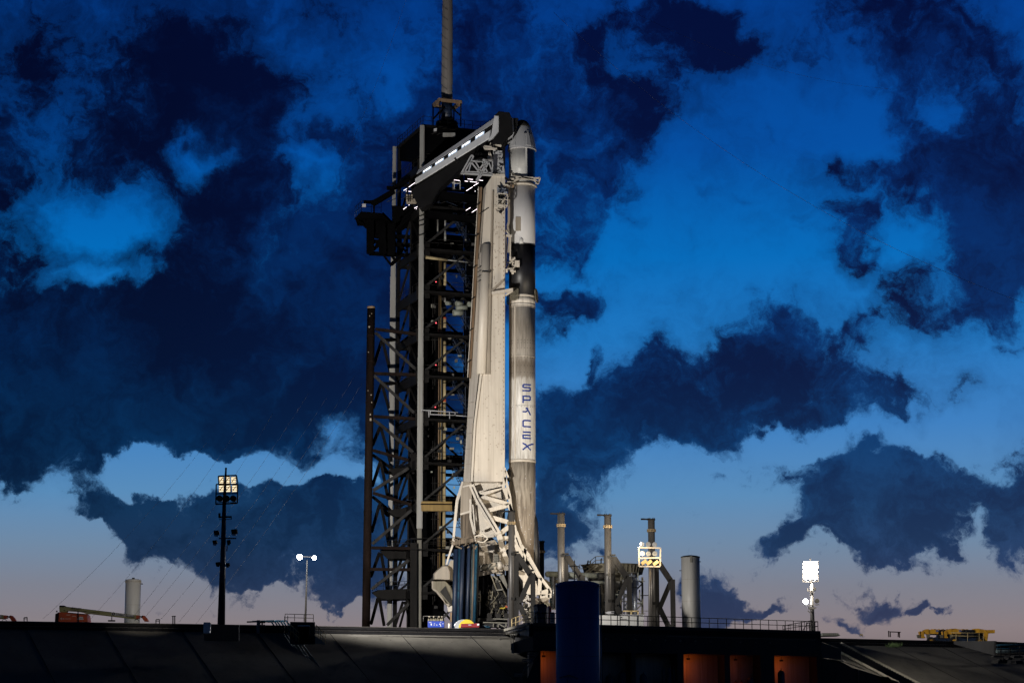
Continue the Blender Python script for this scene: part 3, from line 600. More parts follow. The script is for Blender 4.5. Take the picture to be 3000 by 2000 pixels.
for ch, pc in zip('SPACEX', (1135, 1169, 1204, 1240, 1274, 1307)):
    m = MB(); hz = 9.5/20.6*1.0
    for (a, b) in GL[ch]:
        k = 6; prev = None; dx = (b[0]-a[0])*1.04; dy = (b[1]-a[1])*.84; ln = math.hypot(dx, dy); wx, wy = -dy/ln*.10, dx/ln*.10
        for i in range(k+1):
            t = i/k; ext = .09/ln; tt = -ext + t*(1+2*ext); u = a[0]*1.04 + dx*tt + .09; v_ = a[1]*.84 + dy*tt - .42; row = []
            for sg in (-1, 1):
                uu = u + wx*sg; vv = v_ + wy*sg; ang = -math.pi/2 + (uu + .02)/RR
                row += [m.b.verts.new((RX + math.cos(ang)*r_, RY + math.sin(ang)*r_, zr_(pc) + vv)) for r_ in (RR+.012, RR+.03)]
            if prev:
                m.face((prev[1], row[1], row[3], prev[3])); m.face((prev[0], row[0], row[1], prev[1])); m.face((prev[2], prev[3], row[3], row[2]))
            prev = row
    m.build('hull_letter', 'letter', rk)

# ================================================================ STRONGBACK (transporter erector)
sb = thing('strongback', 'huge cream white erector arm leaning beside the rocket on flared legs', 'gantry', (XA(1430, 283, 12), 283, DZ))
secs = [(515,1437,1442,1480),(543,1416,1424,1480),(760,1400,1408,1480),(1100,1376,1400,1479),(1240,1368,1391,1479),(1320,1363,1387,1479),(1410,1357,1382,1478)]
rings = []
for py, xl, xm, xr in secs:
    z = P(1430, py, 281).z
    rings.append([Vector((XA(xl, 283.2, z), 283.2, z)), Vector((XA(xm, 281, z), 281, z)), Vector((XA(xr, 281.1, z), 281.1, z)), Vector((XA(xr, 281.1, z), 285, z)), Vector((XA(xl, 283.2, z)+.15, 285, z))])
m = MB()
for a, b in zip(rings[:-1], rings[1:]): m.hull(a, b, False, False)
v = [m.b.verts.new(p) for p in rings[0]]; m.face(v); v = [m.b.verts.new(p) for p in rings[-1]]; m.face(v)
bmesh.ops.remove_doubles(m.b, verts=m.b.verts[:], dist=.001)
mainbox = m.build('main_box', 'cream', sb)
def sp_(px, py, Y=280.9): return P(px, py, Y)
def strip(name, pts, w, d, mt, Y, parent=sb):
    m = MB()
    for a, b in zip(pts[:-1], pts[1:]): m.beam(P(*a, Y), P(*b, Y), w, d)
    return m.build(name, mt, parent)
# left flange that stops two thirds of the way down
m = MB(); m.hull([P(1403,548,283.4), P(1413,548,282.6), P(1413,548,284.5), P(1403,548,284.5)], [P(1371,1104,283.4), P(1379,1109,282.6), P(1379,1109,284.5), P(1371,1104,284.5)]); m.build('side_flange', 'flange', sb, .03)
strip('flange_edge', [(1402,548),(1370,1105)], .10, .35, 'cream2', 283.1)
for k in range(6): y = 600 + k*92; x = 1400 - (y-548)*.057; strip('flange_rib', [(x, y),(x+10, y-6)], .1, .5, 'dsteel', 282.7)
# raceway cover: half round shell
a = [];
def half(px0, px1, py, Y, n=10, bulge=.55):
    z = P(1430, py, Y).z; x0, x1 = XA(px0, Y, z), XA(px1, Y, z); return [Vector(((x0+x1)/2 - (x1-x0)/2*math.cos(math.pi*i/n), Y - bulge*math.sin(math.pi*i/n), z)) for i in range(n+1)]
MB().hull(half(1411,1440,716,280.98), half(1395,1423,1096,280.98), True).build('raceway_cover', 'cream2', sb)
MB().hull(half(1441,1447,560,280.98,4,.25), half(1424,1437,1096,280.98,4,.25)).build('raceway_cover', 'shade', sb)
strip('cover_strap', [(1412,795),(1438,796)], .12, .2, 'dsteel', 280.3)
# conduits on the left of the front face
for i, (x0, x1) in enumerate(((1418,1403),(1422,1407),(1427,1410))): strip('conduit', [(x0, 612),(x1, 740)], .09, .1, 'shade' if i != 1 else 'dsteel', 281.2)
strip('conduit_bracket', [(1404,627),(1432,608)], .12, .12, 'dsteel', 281.0)
for k, y in enumerate((780, 792, 806, 820)): strip('conduit', [(1399, y+6),(1412, y-2)], .09, .09, 'dsteel', 280.7)
strip('conduit', [(1401,760),(1398,850)], .09, .1, 'shade', 281.0); strip('conduit', [(1404,860),(1396,1000)], .07, .1, 'shade', 280.9)
strip('corner_edge', [(1409,1096),(1391,1240),(1382,1410)], .28, .2, 'cream2', 280.8); strip('corner_gap', [(1403,1096),(1387,1240),(1379,1408)], .09, .2, 'dsteel', 280.9)
strip('corner_edge', [(1384,1240),(1377,1408)], .12, .1, 'shade', 281.6)
for y in range(1180, 1400, 45): strip('side_seam', [(1372-(y-1180)*.045, y),(1392-(y-1180)*.05, y-3)], .05, .1, 'shade', 281.6 )
# ladder edge with rivets along the right side
m = MB()
for py in range(560, 1325, 13): m.box(P(1476, py, 280.98), (.12, .1, .16))

m0 = m; m = MB(); rr = random.Random(11)
for i in range(70):
    py = rr.uniform(600, 1330); m.tube(P(rr.uniform(1448,1470) if py < 1100 else rr.uniform(1418,1468), py, 281.06), P(1456, py, 281.06).lerp(P(1456,py,281.06),0) if False else P(0,py,281.06).lerp(P(0,py,281.06),0), .001, 3) if False else m.box(P(rr.uniform(1446,1470) if py < 1100 else rr.uniform(1405,1470), py, 280.98), (.08, .06, .08))
merge(mainbox, m0, 'flange'); merge(mainbox, m, 'flange')
strip('edge_strip', [(1478.5,545),(1477.5,1320)], .10, .18, 'cream2', 280.9)
# brackets that reach the rocket
strip('cradle_strut', [(1441,860),(1503,849)], .42, .6, 'cream', 280.4); strip('cradle_strut', [(1441,851),(1476,820)], .28, .3, 'shade', 280.5); strip('cradle_strut', [(1480,866),(1502,852)], .25, .4, 'cream', 281.2)
m = MB(); rr = random.Random(5)
for i in range(26): m.box(P(rr.uniform(1480,1506), rr.uniform(756,800), rr.uniform(280.5,283)), (rr.uniform(.15,.55), .3, rr.uniform(.12,.5)))
m.build('valve_cluster', 'cream', sb, .02)
MB().box(P(1515,773,281.6), (.7, .5, .9)).build('umbilical_plate', 'cream', sb, .03)
for x in (1483, 1495): strip('umbilical_pipe', [(x,690),(x,765)], .18, .18, 'cream2', 281.5)
strip('umbilical_frame', [(1479,690),(1499,692)], .25, .5, 'cream', 281.4); strip('umbilical_frame', [(1479,672),(1494,690)], .2, .3, 'cream2', 281.4)
strip('umbilical_hose', [(1491,545),(1491,650),(1487,665),(1493,700),(1490,740)], .32, .3, 'shade', 281.6)
m = MB(); rr = random.Random(9)
for i in range(24): MB().box(P(rr.uniform(1482,1504), rr.uniform(520,555), rr.uniform(280.6,283)), (rr.uniform(.1,.7), .3, rr.uniform(.08,.25))).build('umbilical_fitting', rr.choice(['flange','dsteel','cream']), sb)
# cable cage below the head
cg = MB(); A = [z8(470,520), z8(648,540), z8(645,735), z8(470,725)]; dA = 1.3
pts = [P(*q, 279.6) for q in A]; bk_ = [p + Vector((-.3, 1.5, 0)) for p in pts]
for L_ in (pts, bk_):
    for i in range(4): cg.beam(L_[i], L_[(i+1) % 4], .12)
for p, q in zip(pts, bk_): cg.beam(p, q, .1)
cg.beam(P(*z8(470,625), 279.6), P(*z8(648,637), 279.6), .1); cg.build('cable_cage', 'cream2', sb)
m = MB(); rr = random.Random(2)
for i in range(60):
    a = P(*z8(rr.uniform(480,635), rr.uniform(430,715)), rr.uniform(280, 280.9)); m.tube(a, a + Vector((rr.uniform(-.5,.5), rr.uniform(-.2,.2), rr.uniform(-.5,.5))), rr.uniform(.03,.1), 6)
m.build('cable_tangle', 'glassd', sb)
MB().prism([z8(460,410), z8(640,430), z8(640,520), z8(460,520)], 280.5, 1).build('cable_bag', 'foil', sb, .05)
strip('camera_arm', [z8(440,815), z8(520,845)], .12, .12, 'kerb', 280.5); MB().ball(P(*z8(522,846), 280.4), .24).build('camera_ball', 'kerb', sb)
# head: grey box, collar ring, cradle and folded truss
hd = MB().hull([P(*z1(1392,705),281), P(*z1(1503,712),281), P(*z1(1503,712),284), P(*z1(1392,705),284)], [P(*z1(1395,500),281), P(*z1(1478,505),281), P(*z1(1478,505),284), P(*z1(1395,500),284)]).build('head_box', 'cap_grey', sb, .04)
MB().hull([P(*z1(1380,745),280.9), P(*z1(1505,745),280.9), P(*z1(1505,745),284), P(*z1(1380,745),284)], [P(*z1(1380,718),280.9), P(*z1(1503,718),280.9), P(*z1(1503,718),284), P(*z1(1380,718),284)]).build('head_collar', 'cream2', sb, .03)
m = MB(); rr = random.Random(4)
for i in range(34):
    a = P(*z1(rr.uniform(1385,1490), rr.uniform(440,720)), rr.uniform(280.2, 281)); m.tube(a, a + Vector((rr.uniform(-.6,.6), rr.uniform(-.2,.1), rr.uniform(-.4,.4))), rr.uniform(.03,.08), 5)
m.build('loose_cable', 'kerb', sb)
m = MB()
for (a, b, c, d) in ((1365,445,1470,465),(1310,470,1400,478),(1320,490,1430,492),(1310,470,1320,492),(1360,525,1350,580),(1360,525,1385,580),(1345,580,1390,585)): m.beam(P(*z1(a,b),280.8), P(*z1(c,d),280.8), .2, .5)
m.build('head_bracket', 'cream2', sb)
m = MB()
TR = [(1195,550,1100,720),(1215,560,1120,725),(1195,550,1215,560),(1195,605,1395,600),(1100,715,1390,735),(1120,700,1390,715),(1185,605,1255,690),(1230,605,1285,705),(1250,700,1330,600),(1290,600,1350,720),(1345,600,1240,780),(1358,612,1255,785),(1300,600,1240,610),(1390,600,1385,735),(1300,590,1345,600),(1170,700,1195,610),(1350,600,1385,700)]
for (a, b, c, d) in TR: m.beam(P(*z1(a,b),279.8), P(*z1(c,d),279.8), .15, .5)
for k in range(9): t = k/9; a = Vector((1345-105*t, 600+180*t, 0)); m.beam(P(*z1(a.x, a.y),279.8), P(*z1(a.x+13, a.y+8),279.8), .07, .3)
m.build('folded_truss', 'cap_grey', sb)
# ring that clamps the top of the second stage
m = MB()
for (a, b, c, d, w) in ((745,240,1100,262,.32),(740,315,880,250,.22),(890,240,1110,280,.2),(1100,262,1220,255,.22),(1110,280,1190,345,.25),(1220,255,1190,345,.2),(1140,330,1195,345,.3),(740,290,740,330,.3)): m.beam(P(*z8(a,b),281.7), P(*z8(c,d),281.7), w, .5)
m.build('clamp_ring', 'cream2', sb)
MB().lathe(RX, RY, [(zr_(541), RR+.03), (zr_(541), RR+.28), (zr_(535), RR+.28), (zr_(535), RR+.03)], 32, R(-185), R(5)).build('clamp_band', 'cream', sb)
# ---- lower part of the strongback
def zq(pts): return [z3(*p) for p in pts]
MB().prism(zq([(880,432),(1104,432),(1128,560),(1085,700),(1040,838),(900,832),(866,640)]), 283.0, .8).build('rear_panel', 'cream2', sb)
MB().hull([P(*z3(805,430),283.2), P(*z3(864,430),281.2), P(*z3(872,520),281.2), P(*z3(790,560),283.2)], [P(*z3(787,850),283.2), P(*z3(866,835),281.2), P(*z3(870,640),281.2), P(*z3(779,700),283.2)][:4]) if False else None
m = MB(); ql = [(802,432),(864,430),(866,640),(888,835),(786,862),(780,690),(784,500)]; m.prism(zq(ql), 282.0, 1.6); m.build('side_panel', 'shade', sb, .03)  # shade of the side face painted as darker tan
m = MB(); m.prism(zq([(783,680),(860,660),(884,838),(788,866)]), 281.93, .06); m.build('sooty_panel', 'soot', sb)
strip('panel_band', [z3(780,672), z3(862,648)], .22, .15, 'cream2', 281.85); strip('panel_band', [z3(797,470), z3(864,452)], .2, .15, 'cream2', 281.85)
def bars(name, L_, mt, Y, d=.5):
    m = MB()
    for (a, b, c, e, w) in L_: m.beam(P(*z3(a,b),Y), P(*z3(c,e),Y), w, d)
    return m.build(name, mt, sb)
bars('edge_beam', [(802,432,756,575,.42),(756,575,738,760,.38),(738,760,728,885,.32),(728,885,690,1000,.25),(690,1000,678,1045,.22)], 'cream2', 282.6)
bars('edge_beam', [(790,470,772,560,.2),(772,560,760,720,.22)], 'dsteel', 282.9)
bars('main_leg', [(862,455,905,560,.7),(905,560,1065,820,.75),(1065,820,1098,950,.72),(1098,950,1140,1045,.6)], 'cream2', 281.0, .8)
bars('leg_groove', [(868,470,900,545,.12),(898,545,1050,800,.12)], 'dsteel', 280.55, .1)
bars('leg_flange', [(855,560,856,700,.28),(856,700,885,820,.3),(872,600,890,800,.18)], 'cream2', 281.7, .3)
bars('lattice_bar', [(902,538,1108,462,.62),(905,532,1140,598,.5),(960,652,1142,606,.55),(985,690,1140,732,.6),(935,790,1010,755,.35),(1070,820,1140,765,.6),(1070,850,1180,852,.62),(1095,935,1150,895,.6),(900,512,1100,470,.2),(1060,440,1050,470,.15)], 'cream', 281.6, .7)
bars('right_leg', [(1108,330,1112,400,.3),(1112,400,1098,480,.4),(1105,480,1135,560,.55),(1135,400,1115,350,.25),(1112,400,1142,520,.35),(1142,520,1158,650,.42),(1158,650,1190,800,.42),(1190,800,1225,900,.55),(1225,900,1290,985,.5),(1290,985,1372,1135,.35),(1172,720,1180,850,.3),(1180,850,1205,920,.7),(1205,920,1240,1010,.75),(1240,1010,1262,1080,.6),(1262,925,1250,1040,.4),(1160,660,1140,600,.5)], 'cream2', 281.4, .9)
bars('right_leg_rib', [(1060,620,1040,800,.22),(1075,640,1068,760,.2),(1092,560,1085,480,.25),(1050,640,1052,760,.12)], 'dsteel', 282.5, .4)
MB().prism(zq([(915,885),(1035,860),(1098,955),(1135,1045),(1082,1098),(915,1130)]), 283.0, .6).build('lower_panel', 'shade', sb, .04)  # shadowed panel, its shade painted in with the tan
MB().prism(zq([(930,905),(985,895),(1036,880),(1036,945),(1018,960),(945,945),(930,925)]), 282.7, .35).build('access_cover', 'cream2', sb, .1)
MB().prism(zq([(905,815),(1030,822),(1034,842),(910,850)]), 282.7, .35).build('access_cover', 'cream2', sb, .1)
m = MB(); zq4 = lambda pts: [z4(*p) for p in pts]
m.prism(zq4([(1035,850),(1110,835),(1165,852),(1212,880),(1262,960),(1310,1112),(1120,1106),(1118,960)]), 281.2, 2.2); m.build('foot_plate', 'cream', sb, .05)
strip('foot_rib', [z4(1118,962), z4(1265,966)], .16, .12, 'cream2', 281.0); strip('foot_rib', [z4(1118,1100), z4(1308,1108)], .2, .25, 'cream2', 281.0); strip('foot_rib', [z4(1110,838), z4(1210,872)], .2, .25, 'cream2', 281.0)
m = MB()
for a, b, w in (((1095,605),(1205,770),.9),((1205,770),(1310,920),.5),((1100,620),(1165,830),.8),((1150,640),(1180,700),.3),((1160,830),(1240,860),.4),((1165,740),(1230,850),.35),((1310,920),(1420,1062),.4),((1310,925),(1300,1110),.5),((1318,1105),(1420,1070),.7),((1420,1062),(1415,1150),.5),((1310,1135),(1415,1140),.6),((1120,700),(1150,760),.3)): m.beam(P(*z4(*a),281.6), P(*z4(*b),281.6), w, 1.0)
m.build('outer_leg', 'cream2', sb)
strip('outer_leg_pin', [z4(1130,700), z4(1136,745)], .5, .9, 'flange', 281.9); strip('outer_leg_pin', [z4(1175,775), z4(1190,830)], .7, .9, 'flange', 281.9)
# clamp lump at lower left of the strongback
cl_ = [(430,112),(545,110),(600,240),(604,440),(480,440),(330,430),(215,430),(213,300),(300,210)]
m = MB(); a = [P(*zc(*p),279.6) for p in cl_]; b = [P(*zc(x*.86+60, y*.9+30),278.4) for x, y in cl_]; b2 = [p + Vector((0,3,0)) for p in a]
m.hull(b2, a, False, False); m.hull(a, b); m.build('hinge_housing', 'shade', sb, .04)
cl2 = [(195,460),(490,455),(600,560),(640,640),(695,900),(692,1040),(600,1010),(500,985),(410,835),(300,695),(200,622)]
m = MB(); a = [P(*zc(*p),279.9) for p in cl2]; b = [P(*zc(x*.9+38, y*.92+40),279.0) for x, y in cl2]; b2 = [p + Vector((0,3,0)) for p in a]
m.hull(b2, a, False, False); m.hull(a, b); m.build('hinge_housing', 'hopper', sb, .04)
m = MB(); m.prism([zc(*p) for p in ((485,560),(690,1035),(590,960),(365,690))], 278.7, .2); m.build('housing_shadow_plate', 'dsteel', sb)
strip('housing_rib', [zc(205,460), zc(210,620), zc(300,690), zc(420,840), zc(560,1000)], .25, .4, 'shade', 279.2)
m = MB(); m.prism([zc(*p) for p in ((545,110),(600,0),(722,0),(718,450),(610,450),(600,240))], 280.2, 1.2); m.build('hinge_web', 'shade', sb)
strip('hinge_link', [zc(590,1000), zc(610,1120)], .8, .8, 'cream2', 279.8)
m = MB()
for k in range(14): m.beam(P(*zc(585,1150+k*15),279.8), P(*zc(650,1150+k*15),279.8), .09, .4)
m.build('spring_stack', 'flange', sb)

# ================================================================ SERVICE TOWER
TW = thing('service_tower', 'tall black lattice service tower with pale columns and a grey mast on top', 'tower', (XA(1235, 292, 12), 292, DZ))
C0 = Vector((XA(1235, 292, 40), 292, 0)); AT = R(20); TS = 12.2
e1 = Vector((math.cos(AT), math.sin(AT), 0)); e2 = Vector((-math.sin(AT), math.cos(AT), 0)); UZ = Vector((0, 0, 1))
def T(a, b, z): q = C0 + e1*(TS*a) + e2*(TS*b); return Vector((q.x, q.y, z))
LEVY = [1736, 1610, 1483, 1357, 1229, 1103, 980, 856, 732, 607, 483, 372]
LZ = [P(1235, y, 292).z for y in LEVY]; ZR = LZ[-1]
fl = {}
for k, z in enumerate(LZ[:-1]):
    f = MB()
    for (a, b), (c, d) in (((0,0),(1,0)), ((0,0),(0,1)), ((0,1),(1,1)), ((1,0),(1,1))): f.beam(T(a,b,z), T(c,d,z), .35, 1.35 if (k % 2 or (a,b,c,d) == (0,0,1,0)) else 1.1)
    f.beam(T(.38,0,z), T(.38,1,z), .25, .6); f.beam(T(.72,0,z), T(.72,1,z), .25, .6)
    o = f.build('floor_frame', 'black', TW)
    g2 = MB(); g2.hull([T(.0,0,z+.5), T(.42,0,z+.5), T(.42,1,z+.5), T(0,1,z+.5)], [T(.0,0,z+.58), T(.42,0,z+.58), T(.42,1,z+.58), T(0,1,z+.58)]); g2.hull([T(.74,.0,z+.5), T(1,.0,z+.5), T(1,1,z+.5), T(.74,1,z+.5)], [T(.74,.0,z+.58), T(1,.0,z+.58), T(1,1,z+.58), T(.74,1,z+.58)]); g2.build('deck_plate', 'dark', o)
    r = MB(); rail(r, [T(.02,-.02,z+.6), T(.98,-.02,z+.6)], 1.07, 2.0, .03); rail(r, [T(-.02,.02,z+.6), T(-.02,.98,z+.6)], 1.07, 2.0, .03); r.build('railing', 'dsteel', o)
for (a, b) in ((0,0),(1,0),(0,1),(1,1)):
    m = MB(); m.beam(T(a,b,0 if 0 else DZ), T(a,b,ZR), .5, .5, e1); m.build('column', 'black', TW)
# chevron bracing on each face
zs = [DZ-.5] + LZ
for k in range(len(zs)-2):
    z0, z3_ = zs[k]+.5, zs[k+1]-.5
    for (p, q) in (((0,0),(1,0)), ((0,0),(0,1)), ((0,1),(1,1)), ((1,0),(1,1))):
        mid = ((p[0]+q[0])/2, (p[1]+q[1])/2); m = MB(); m.beam(T(*p,z0), T(*mid,z3_), .30, .30); m.build('brace', 'grimy' if p == (0,0) and q == (1,0) else 'black', TW)
        m = MB(); m.beam(T(*q,z0), T(*mid,z3_), .30, .30); m.build('brace', 'black', TW)
    for (x, y) in ((0,.5),): m = MB(); m.beam(T(x,y,z0), T(x,y,z3_), .2, .2); m.build('middle_post', 'black', TW)
    m = MB(); m.beam(T(0,0,zs[k+1]) - e2*.2 - Vector((0,0,.9)), T(0,0,zs[k+1]) - e2*.2 + Vector((0,0,.9)), 1.9, .12); m.build('gusset', 'black', TW)
# pale columns carrying pipes, in lengths of slightly different width
def palecol(px_t, px_b, Y, py_t, py_b, segs, nm='pale_column'):
    for (f0, f1, w, mt) in segs:
        a = P(px_t + (px_b-px_t)*f0, py_t + (py_b-py_t)*f0, Y); b = P(px_t + (px_b-px_t)*f1, py_t + (py_b-py_t)*f1, Y)
        m = MB(); m.beam(a, b, w, .5, (0,1,0)); m.beam(a + Vector((w/2+.05,.1,0)), b + Vector((w/2+.05,.1,0)), .10, .4, (0,1,0)); m.build(nm, mt, TW)
palecol(1236, 1226, 291.2, 368, 1842, [(0,.235,.56,'colm'),(.235,.46,.62,'colm'),(.46,.80,.70,'colm'),(.80,1,.52,'conc')])
palecol(1155, 1140, 303, 430, 1842, [(0,.18,.45,'colm'),(.18,.27,.62,'colm'),(.27,.55,.72,'colm'),(.55,1,.60,'colm')])
for y in (634, 648, 662, 690): m = MB(); m.tube(P(1226,y,290.7), P(1248,y-6,290.7), .06, 6); m.build('pipe_clip', 'dsteel', TW)
# elevator shaft and back cladding, leaving a window column where the stairs show the sky
m = MB(); m.hull([T(.10,.35,DZ), T(.40,.35,DZ), T(.40,.8,DZ), T(.10,.8,DZ)], [T(.10,.35,ZR-.5), T(.40,.35,ZR-.5), T(.40,.8,ZR-.5), T(.10,.8,ZR-.5)]); m.build('elevator_shaft', 'dark', TW)
m = MB(); m.hull([T(.78,.3,DZ), T(.96,.3,DZ), T(.96,.8,DZ), T(.78,.8,DZ)], [T(.78,.3,ZR-.5), T(.96,.3,ZR-.5), T(.96,.8,ZR-.5), T(.78,.8,ZR-.5)]); m.build('service_shaft', 'dark', TW)
for k in range(len(LZ)-1):
    z = LZ[k]; m = MB(); m.hull([T(.40,.82,z+.5), T(.78,.82,z+.5), T(.78,.84,z+.5), T(.40,.84,z+.5)], [T(.40,.82,z+(2.7 if k < 8 else 5.0)), T(.78,.82,z+(2.7 if k < 8 else 5.0)), T(.78,.84,z+(2.7 if k < 8 else 5.0)), T(.40,.84,z+(2.7 if k < 8 else 5.0))]); m.build('back_panel', 'dark', TW)
    if k < 9:                                            # stair flight
        m = MB(); a = T(.72,.25,z+.6); b = T(.46,.25,z+6.3)
        for o in (0, .9):
            oo = e2*o; m.beam(a+oo, b+oo, .06, .25); m.tube(a+oo+UZ*1.0, b+oo+UZ*1.0, .03, 5); m.tube(a+oo+UZ*.55, b+oo+UZ*.55, .025, 5)
            for i in range(5): q = a.lerp(b, i/4)+oo; m.tube(q, q+UZ*1.0, .025, 5)
        for i in range(15): q = a.lerp(b, (i+.5)/15); m.beam(q, q+e2*.9, .26, .04)
        m.beam(T(.40,.25,z+3.6), T(.74,.25,z+3.6), .1); m.beam(T(.60,.2,z+.6), T(.60,.2,z+6), .10); m.build('stair_flight', 'bluedark', TW)
# vertical pipes in front of the shaft
def vpipe(px, y0, y1, r, mt, Y=294.5, nm='riser_pipe'):
    m = MB(); m.tube(P(px + (1000-y0)*.004, y0, Y), P(px + (1000-y1)*.004, y1, Y), r, 12); m.build(nm, mt, TW)
ys = [(640,668,.14),(675,705,.16),(770,836,.2),(872,885,.14),(930,960,.22),(1000,1060,.22),(1072,1092,.25),(1115,1182,.22),(1184,1220,.21),(1238,1345,.23),(1366,1470,.23),(1494,1605,.22),(1620,1680,.22)]
for a, b, r in ys: vpipe(1303, a, b, r, 'pale_och' if r > .18 else 'colm')
for a, b in ((930,934),(1165,1177)): vpipe(1303, a-.5, b, .235, 'orange')
vpipe(1286, 760, 1690, .06, 'flange'); vpipe(1291, 760, 1690, .05, 'ochre'); vpipe(1294, 900, 1500, .03, 'colm'); vpipe(1281, 640, 690, .1, 'colm')
for y in (900,945,1010,1060,1120,1180): vpipe(1303, y, y+3, .27, 'dsteel', nm='pipe_collar')
m = MB(); m.tube(P(*z6(1085,1222),291.8), P(*z6(1410,1262),293), .22, 12); m.build('cross_pipe', 'pale_och', TW); m = MB(); m.tube(P(*z6(1410,1262),293), P(*z6(1830,1308),295), .10, 8); m.build('cross_pipe', 'colm', TW)
m = MB(); m.beam(P(*z3(490,612),290.9), P(*z3(715,614),292.4), 1.35, .4); m.build('ochre_girder', 'ochre', TW)
m = MB(); m.beam(P(*z3(490,597),290.7), P(*z3(715,599),292.2), .14, .7); m.build('girder_flange', 'rust', TW)
for (x0, y0, x1, y1, r) in ((840,402,878,402,.3),(930,405,985,405,.36),(930,440,1028,440,.36),(903,489,988,489,.42),(1045,412,1075,412,.36)): m = MB(); m.tube(P(*z2(x0,y0),293), P(*z2(x1,y1),293.5), r, 12); m.build('air_duct', 'gpipe', TW)
m = MB(); m.tube(P(*z6(1405,325),293), P(*z6(1500,285),293), .32, 10); m.build('air_duct', 'foil', TW)
# small bright clutter on floors
rr = random.Random(21)
for i in range(150):
    x = rr.uniform(1245,1400); y = rr.uniform(380,1780); m = MB(); w = rr.uniform(.15,.7); m.box(P(x,y,rr.uniform(293,296)), (w, .3, rr.uniform(.08,.5))); m.build('equipment_box', rr.choice(['dsteel','grimy','dsteel','conc','gpipe','black','steel']), TW)
for (x, y) in ((745,205),(745,583),(742,970),(738,1355)): m = MB(); m.ball(P(*z2(x,y),293.5), .09, 6); m.build('indicator_lamp', 'red_led', TW)
for k in range(9):
    y = 870+k*105; m = MB(); m.tube(P(1268,y,293.6), P(1268,y+60,293.6), .06, 5); m.tube(P(1274,y,293.6), P(1274,y+50,293.6), .06, 5); m.tube(P(1262,y+20,293.6), P(1285,y+20,293.6), .05, 5); m.build('conduit_group', 'dsteel', TW)
m = MB()
for (a, b, c, d) in ((615,1382,945,1405),(695,1385,690,1425),(678,1395,680,1448),(868,1395,870,1462),(690,1422,920,1430),(925,1432,1035,1440),(615,1382,612,1400),(920,1405,918,1430)): m.tube(P(*z2(a,b),290.4), P(*z2(c,d),290.8), .07, 6)
m.build('pale_gantry_rail', 'whiteink', TW)
# top storeys clad, roof with railing
def clad(z0a, z0b, z1_):   # z at near corner, at far left corner
    m = MB(); m.hull([T(0,0,z0a), T(1,0,z0a-1), T(1,1,z0b), T(0,1,z0b)], [T(0,0,z1_), T(1,0,z1_), T(1,1,z1_), T(0,1,z1_)]); return m.build('top_cladding', 'dark', TW)
clad(ZR-4.4, ZR-2.0, ZR)
m = MB(); m.hull([T(-.03,-.03,ZR+.01), T(1.03,-.03,ZR+.01), T(1.03,1.03,ZR+.01), T(-.03,1.03,ZR+.01)], [T(-.03,-.03,ZR+.3), T(1.03,-.03,ZR+.3), T(1.03,1.03,ZR+.3), T(-.03,1.03,ZR+.3)]); m.build('roof', 'black', TW)
m = MB(); rail(m, [T(-.02,1.02,ZR+.3), T(-.02,-.02,ZR+.3), T(1.02,-.02,ZR+.3), T(1.02,1.02,ZR+.3), T(-.02,1.02,ZR+.3)], 1.25, 1.3, .035); m.build('roof_railing', 'black', TW)
for (x, y) in ((850,345),(900,350),(950,358),(1000,365)):
    m = MB(); m.beam(P(*z1(x-20,y+10),290.9), P(*z1(x+10,y-6),290.9), .12); m.beam(P(*z1(x-5,y-4),290.9), P(*z1(x+25,y-2),290.9), .08); m.build('wall_bracket', 'dsteel', TW)
m = MB(); m.prism([z1(850,305),z1(878,300),z1(875,325),z1(848,328)], 290.8, .2); m.build('notice_plate', 'whiteink', TW)
m = MB(); m.box(P(*z1(990,362),290.6), (1.8,.5,.5)); m.build('roof_lamp_box', 'colm', TW)
# side cantilever platforms on the far left, their lack of light painted as near-black
PLT = MB(); PLT.prism([z6(0,620),z6(95,520),z6(400,545),z6(560,700),z6(440,640)], 299, 5); PLT.build('side_platform', 'dark', TW)
m = MB(); rail(m, [P(*z6(0,612),299), P(*z6(100,518),303), P(*z6(400,540),303)], 1.6, 1.2, .04); m.build('platform_railing', 'bluedark', TW)
def tb(nm, L_, Y, w, mt='dark', d=None):
    for (a, b, c, e) in L_: m = MB(); m.beam(P(*z6(a,b),Y), P(*z6(c,e),Y), w, d or w); m.build(nm, mt, TW)
tb('platform_post', [(235,640,235,1165),(410,640,425,1170),(560,700,560,1200)], 300, 1.1, 'dark', .8)
tb('platform_post', [(285,640,285,900),(495,700,500,1170),(700,830,700,1200),(880,840,880,1040),(795,900,795,1200)], 303, .35)
tb('platform_beam', [(220,890,560,920),(220,970,580,1010),(215,1160,560,1180),(560,1180,960,1200),(560,900,960,920),(580,1020,960,1045)], 301, .55)
tb('platform_brace', [(0,620,225,810),(130,640,225,790),(420,545,580,700),(250,1140,410,1000),(410,1140,560,1000),(430,1180,560,1350),(250,1150,430,900),(700,1050,800,1150),(410,900,560,1150)], 300, .30)
m = MB(); m.prism([z6(300,560),z6(580,700),z6(580,900),z6(300,880)], 301, 2.5); m.build('platform_cabin', 'dark', TW)
m = MB(); m.prism([z6(130,345),z6(250,350),z6(290,340),z6(560,180),z6(600,160),z6(610,230),z6(450,330),z6(300,420),z6(300,545),z6(280,545),z6(275,420),z6(240,385),z6(130,380)], 299, .8); m.build('hoist_boom', 'dark', TW)
m = MB(); m.prism([z6(485,130),z6(570,130),z6(700,60),z6(960,-120),z6(1000,-100),z6(700,150),z6(570,180),z6(485,175)], 297.6, .7); m.build('upper_boom', 'dark', TW)
m = MB(); m.box(P(*z6(140,430),298.8), (.55,.4,.45)); m.build('boom_lamp_box', 'whiteink', TW)
tb('knee_brace', [(610,820,700,640),(560,1330,700,1200),(600,780,960,420)], 296, .45)
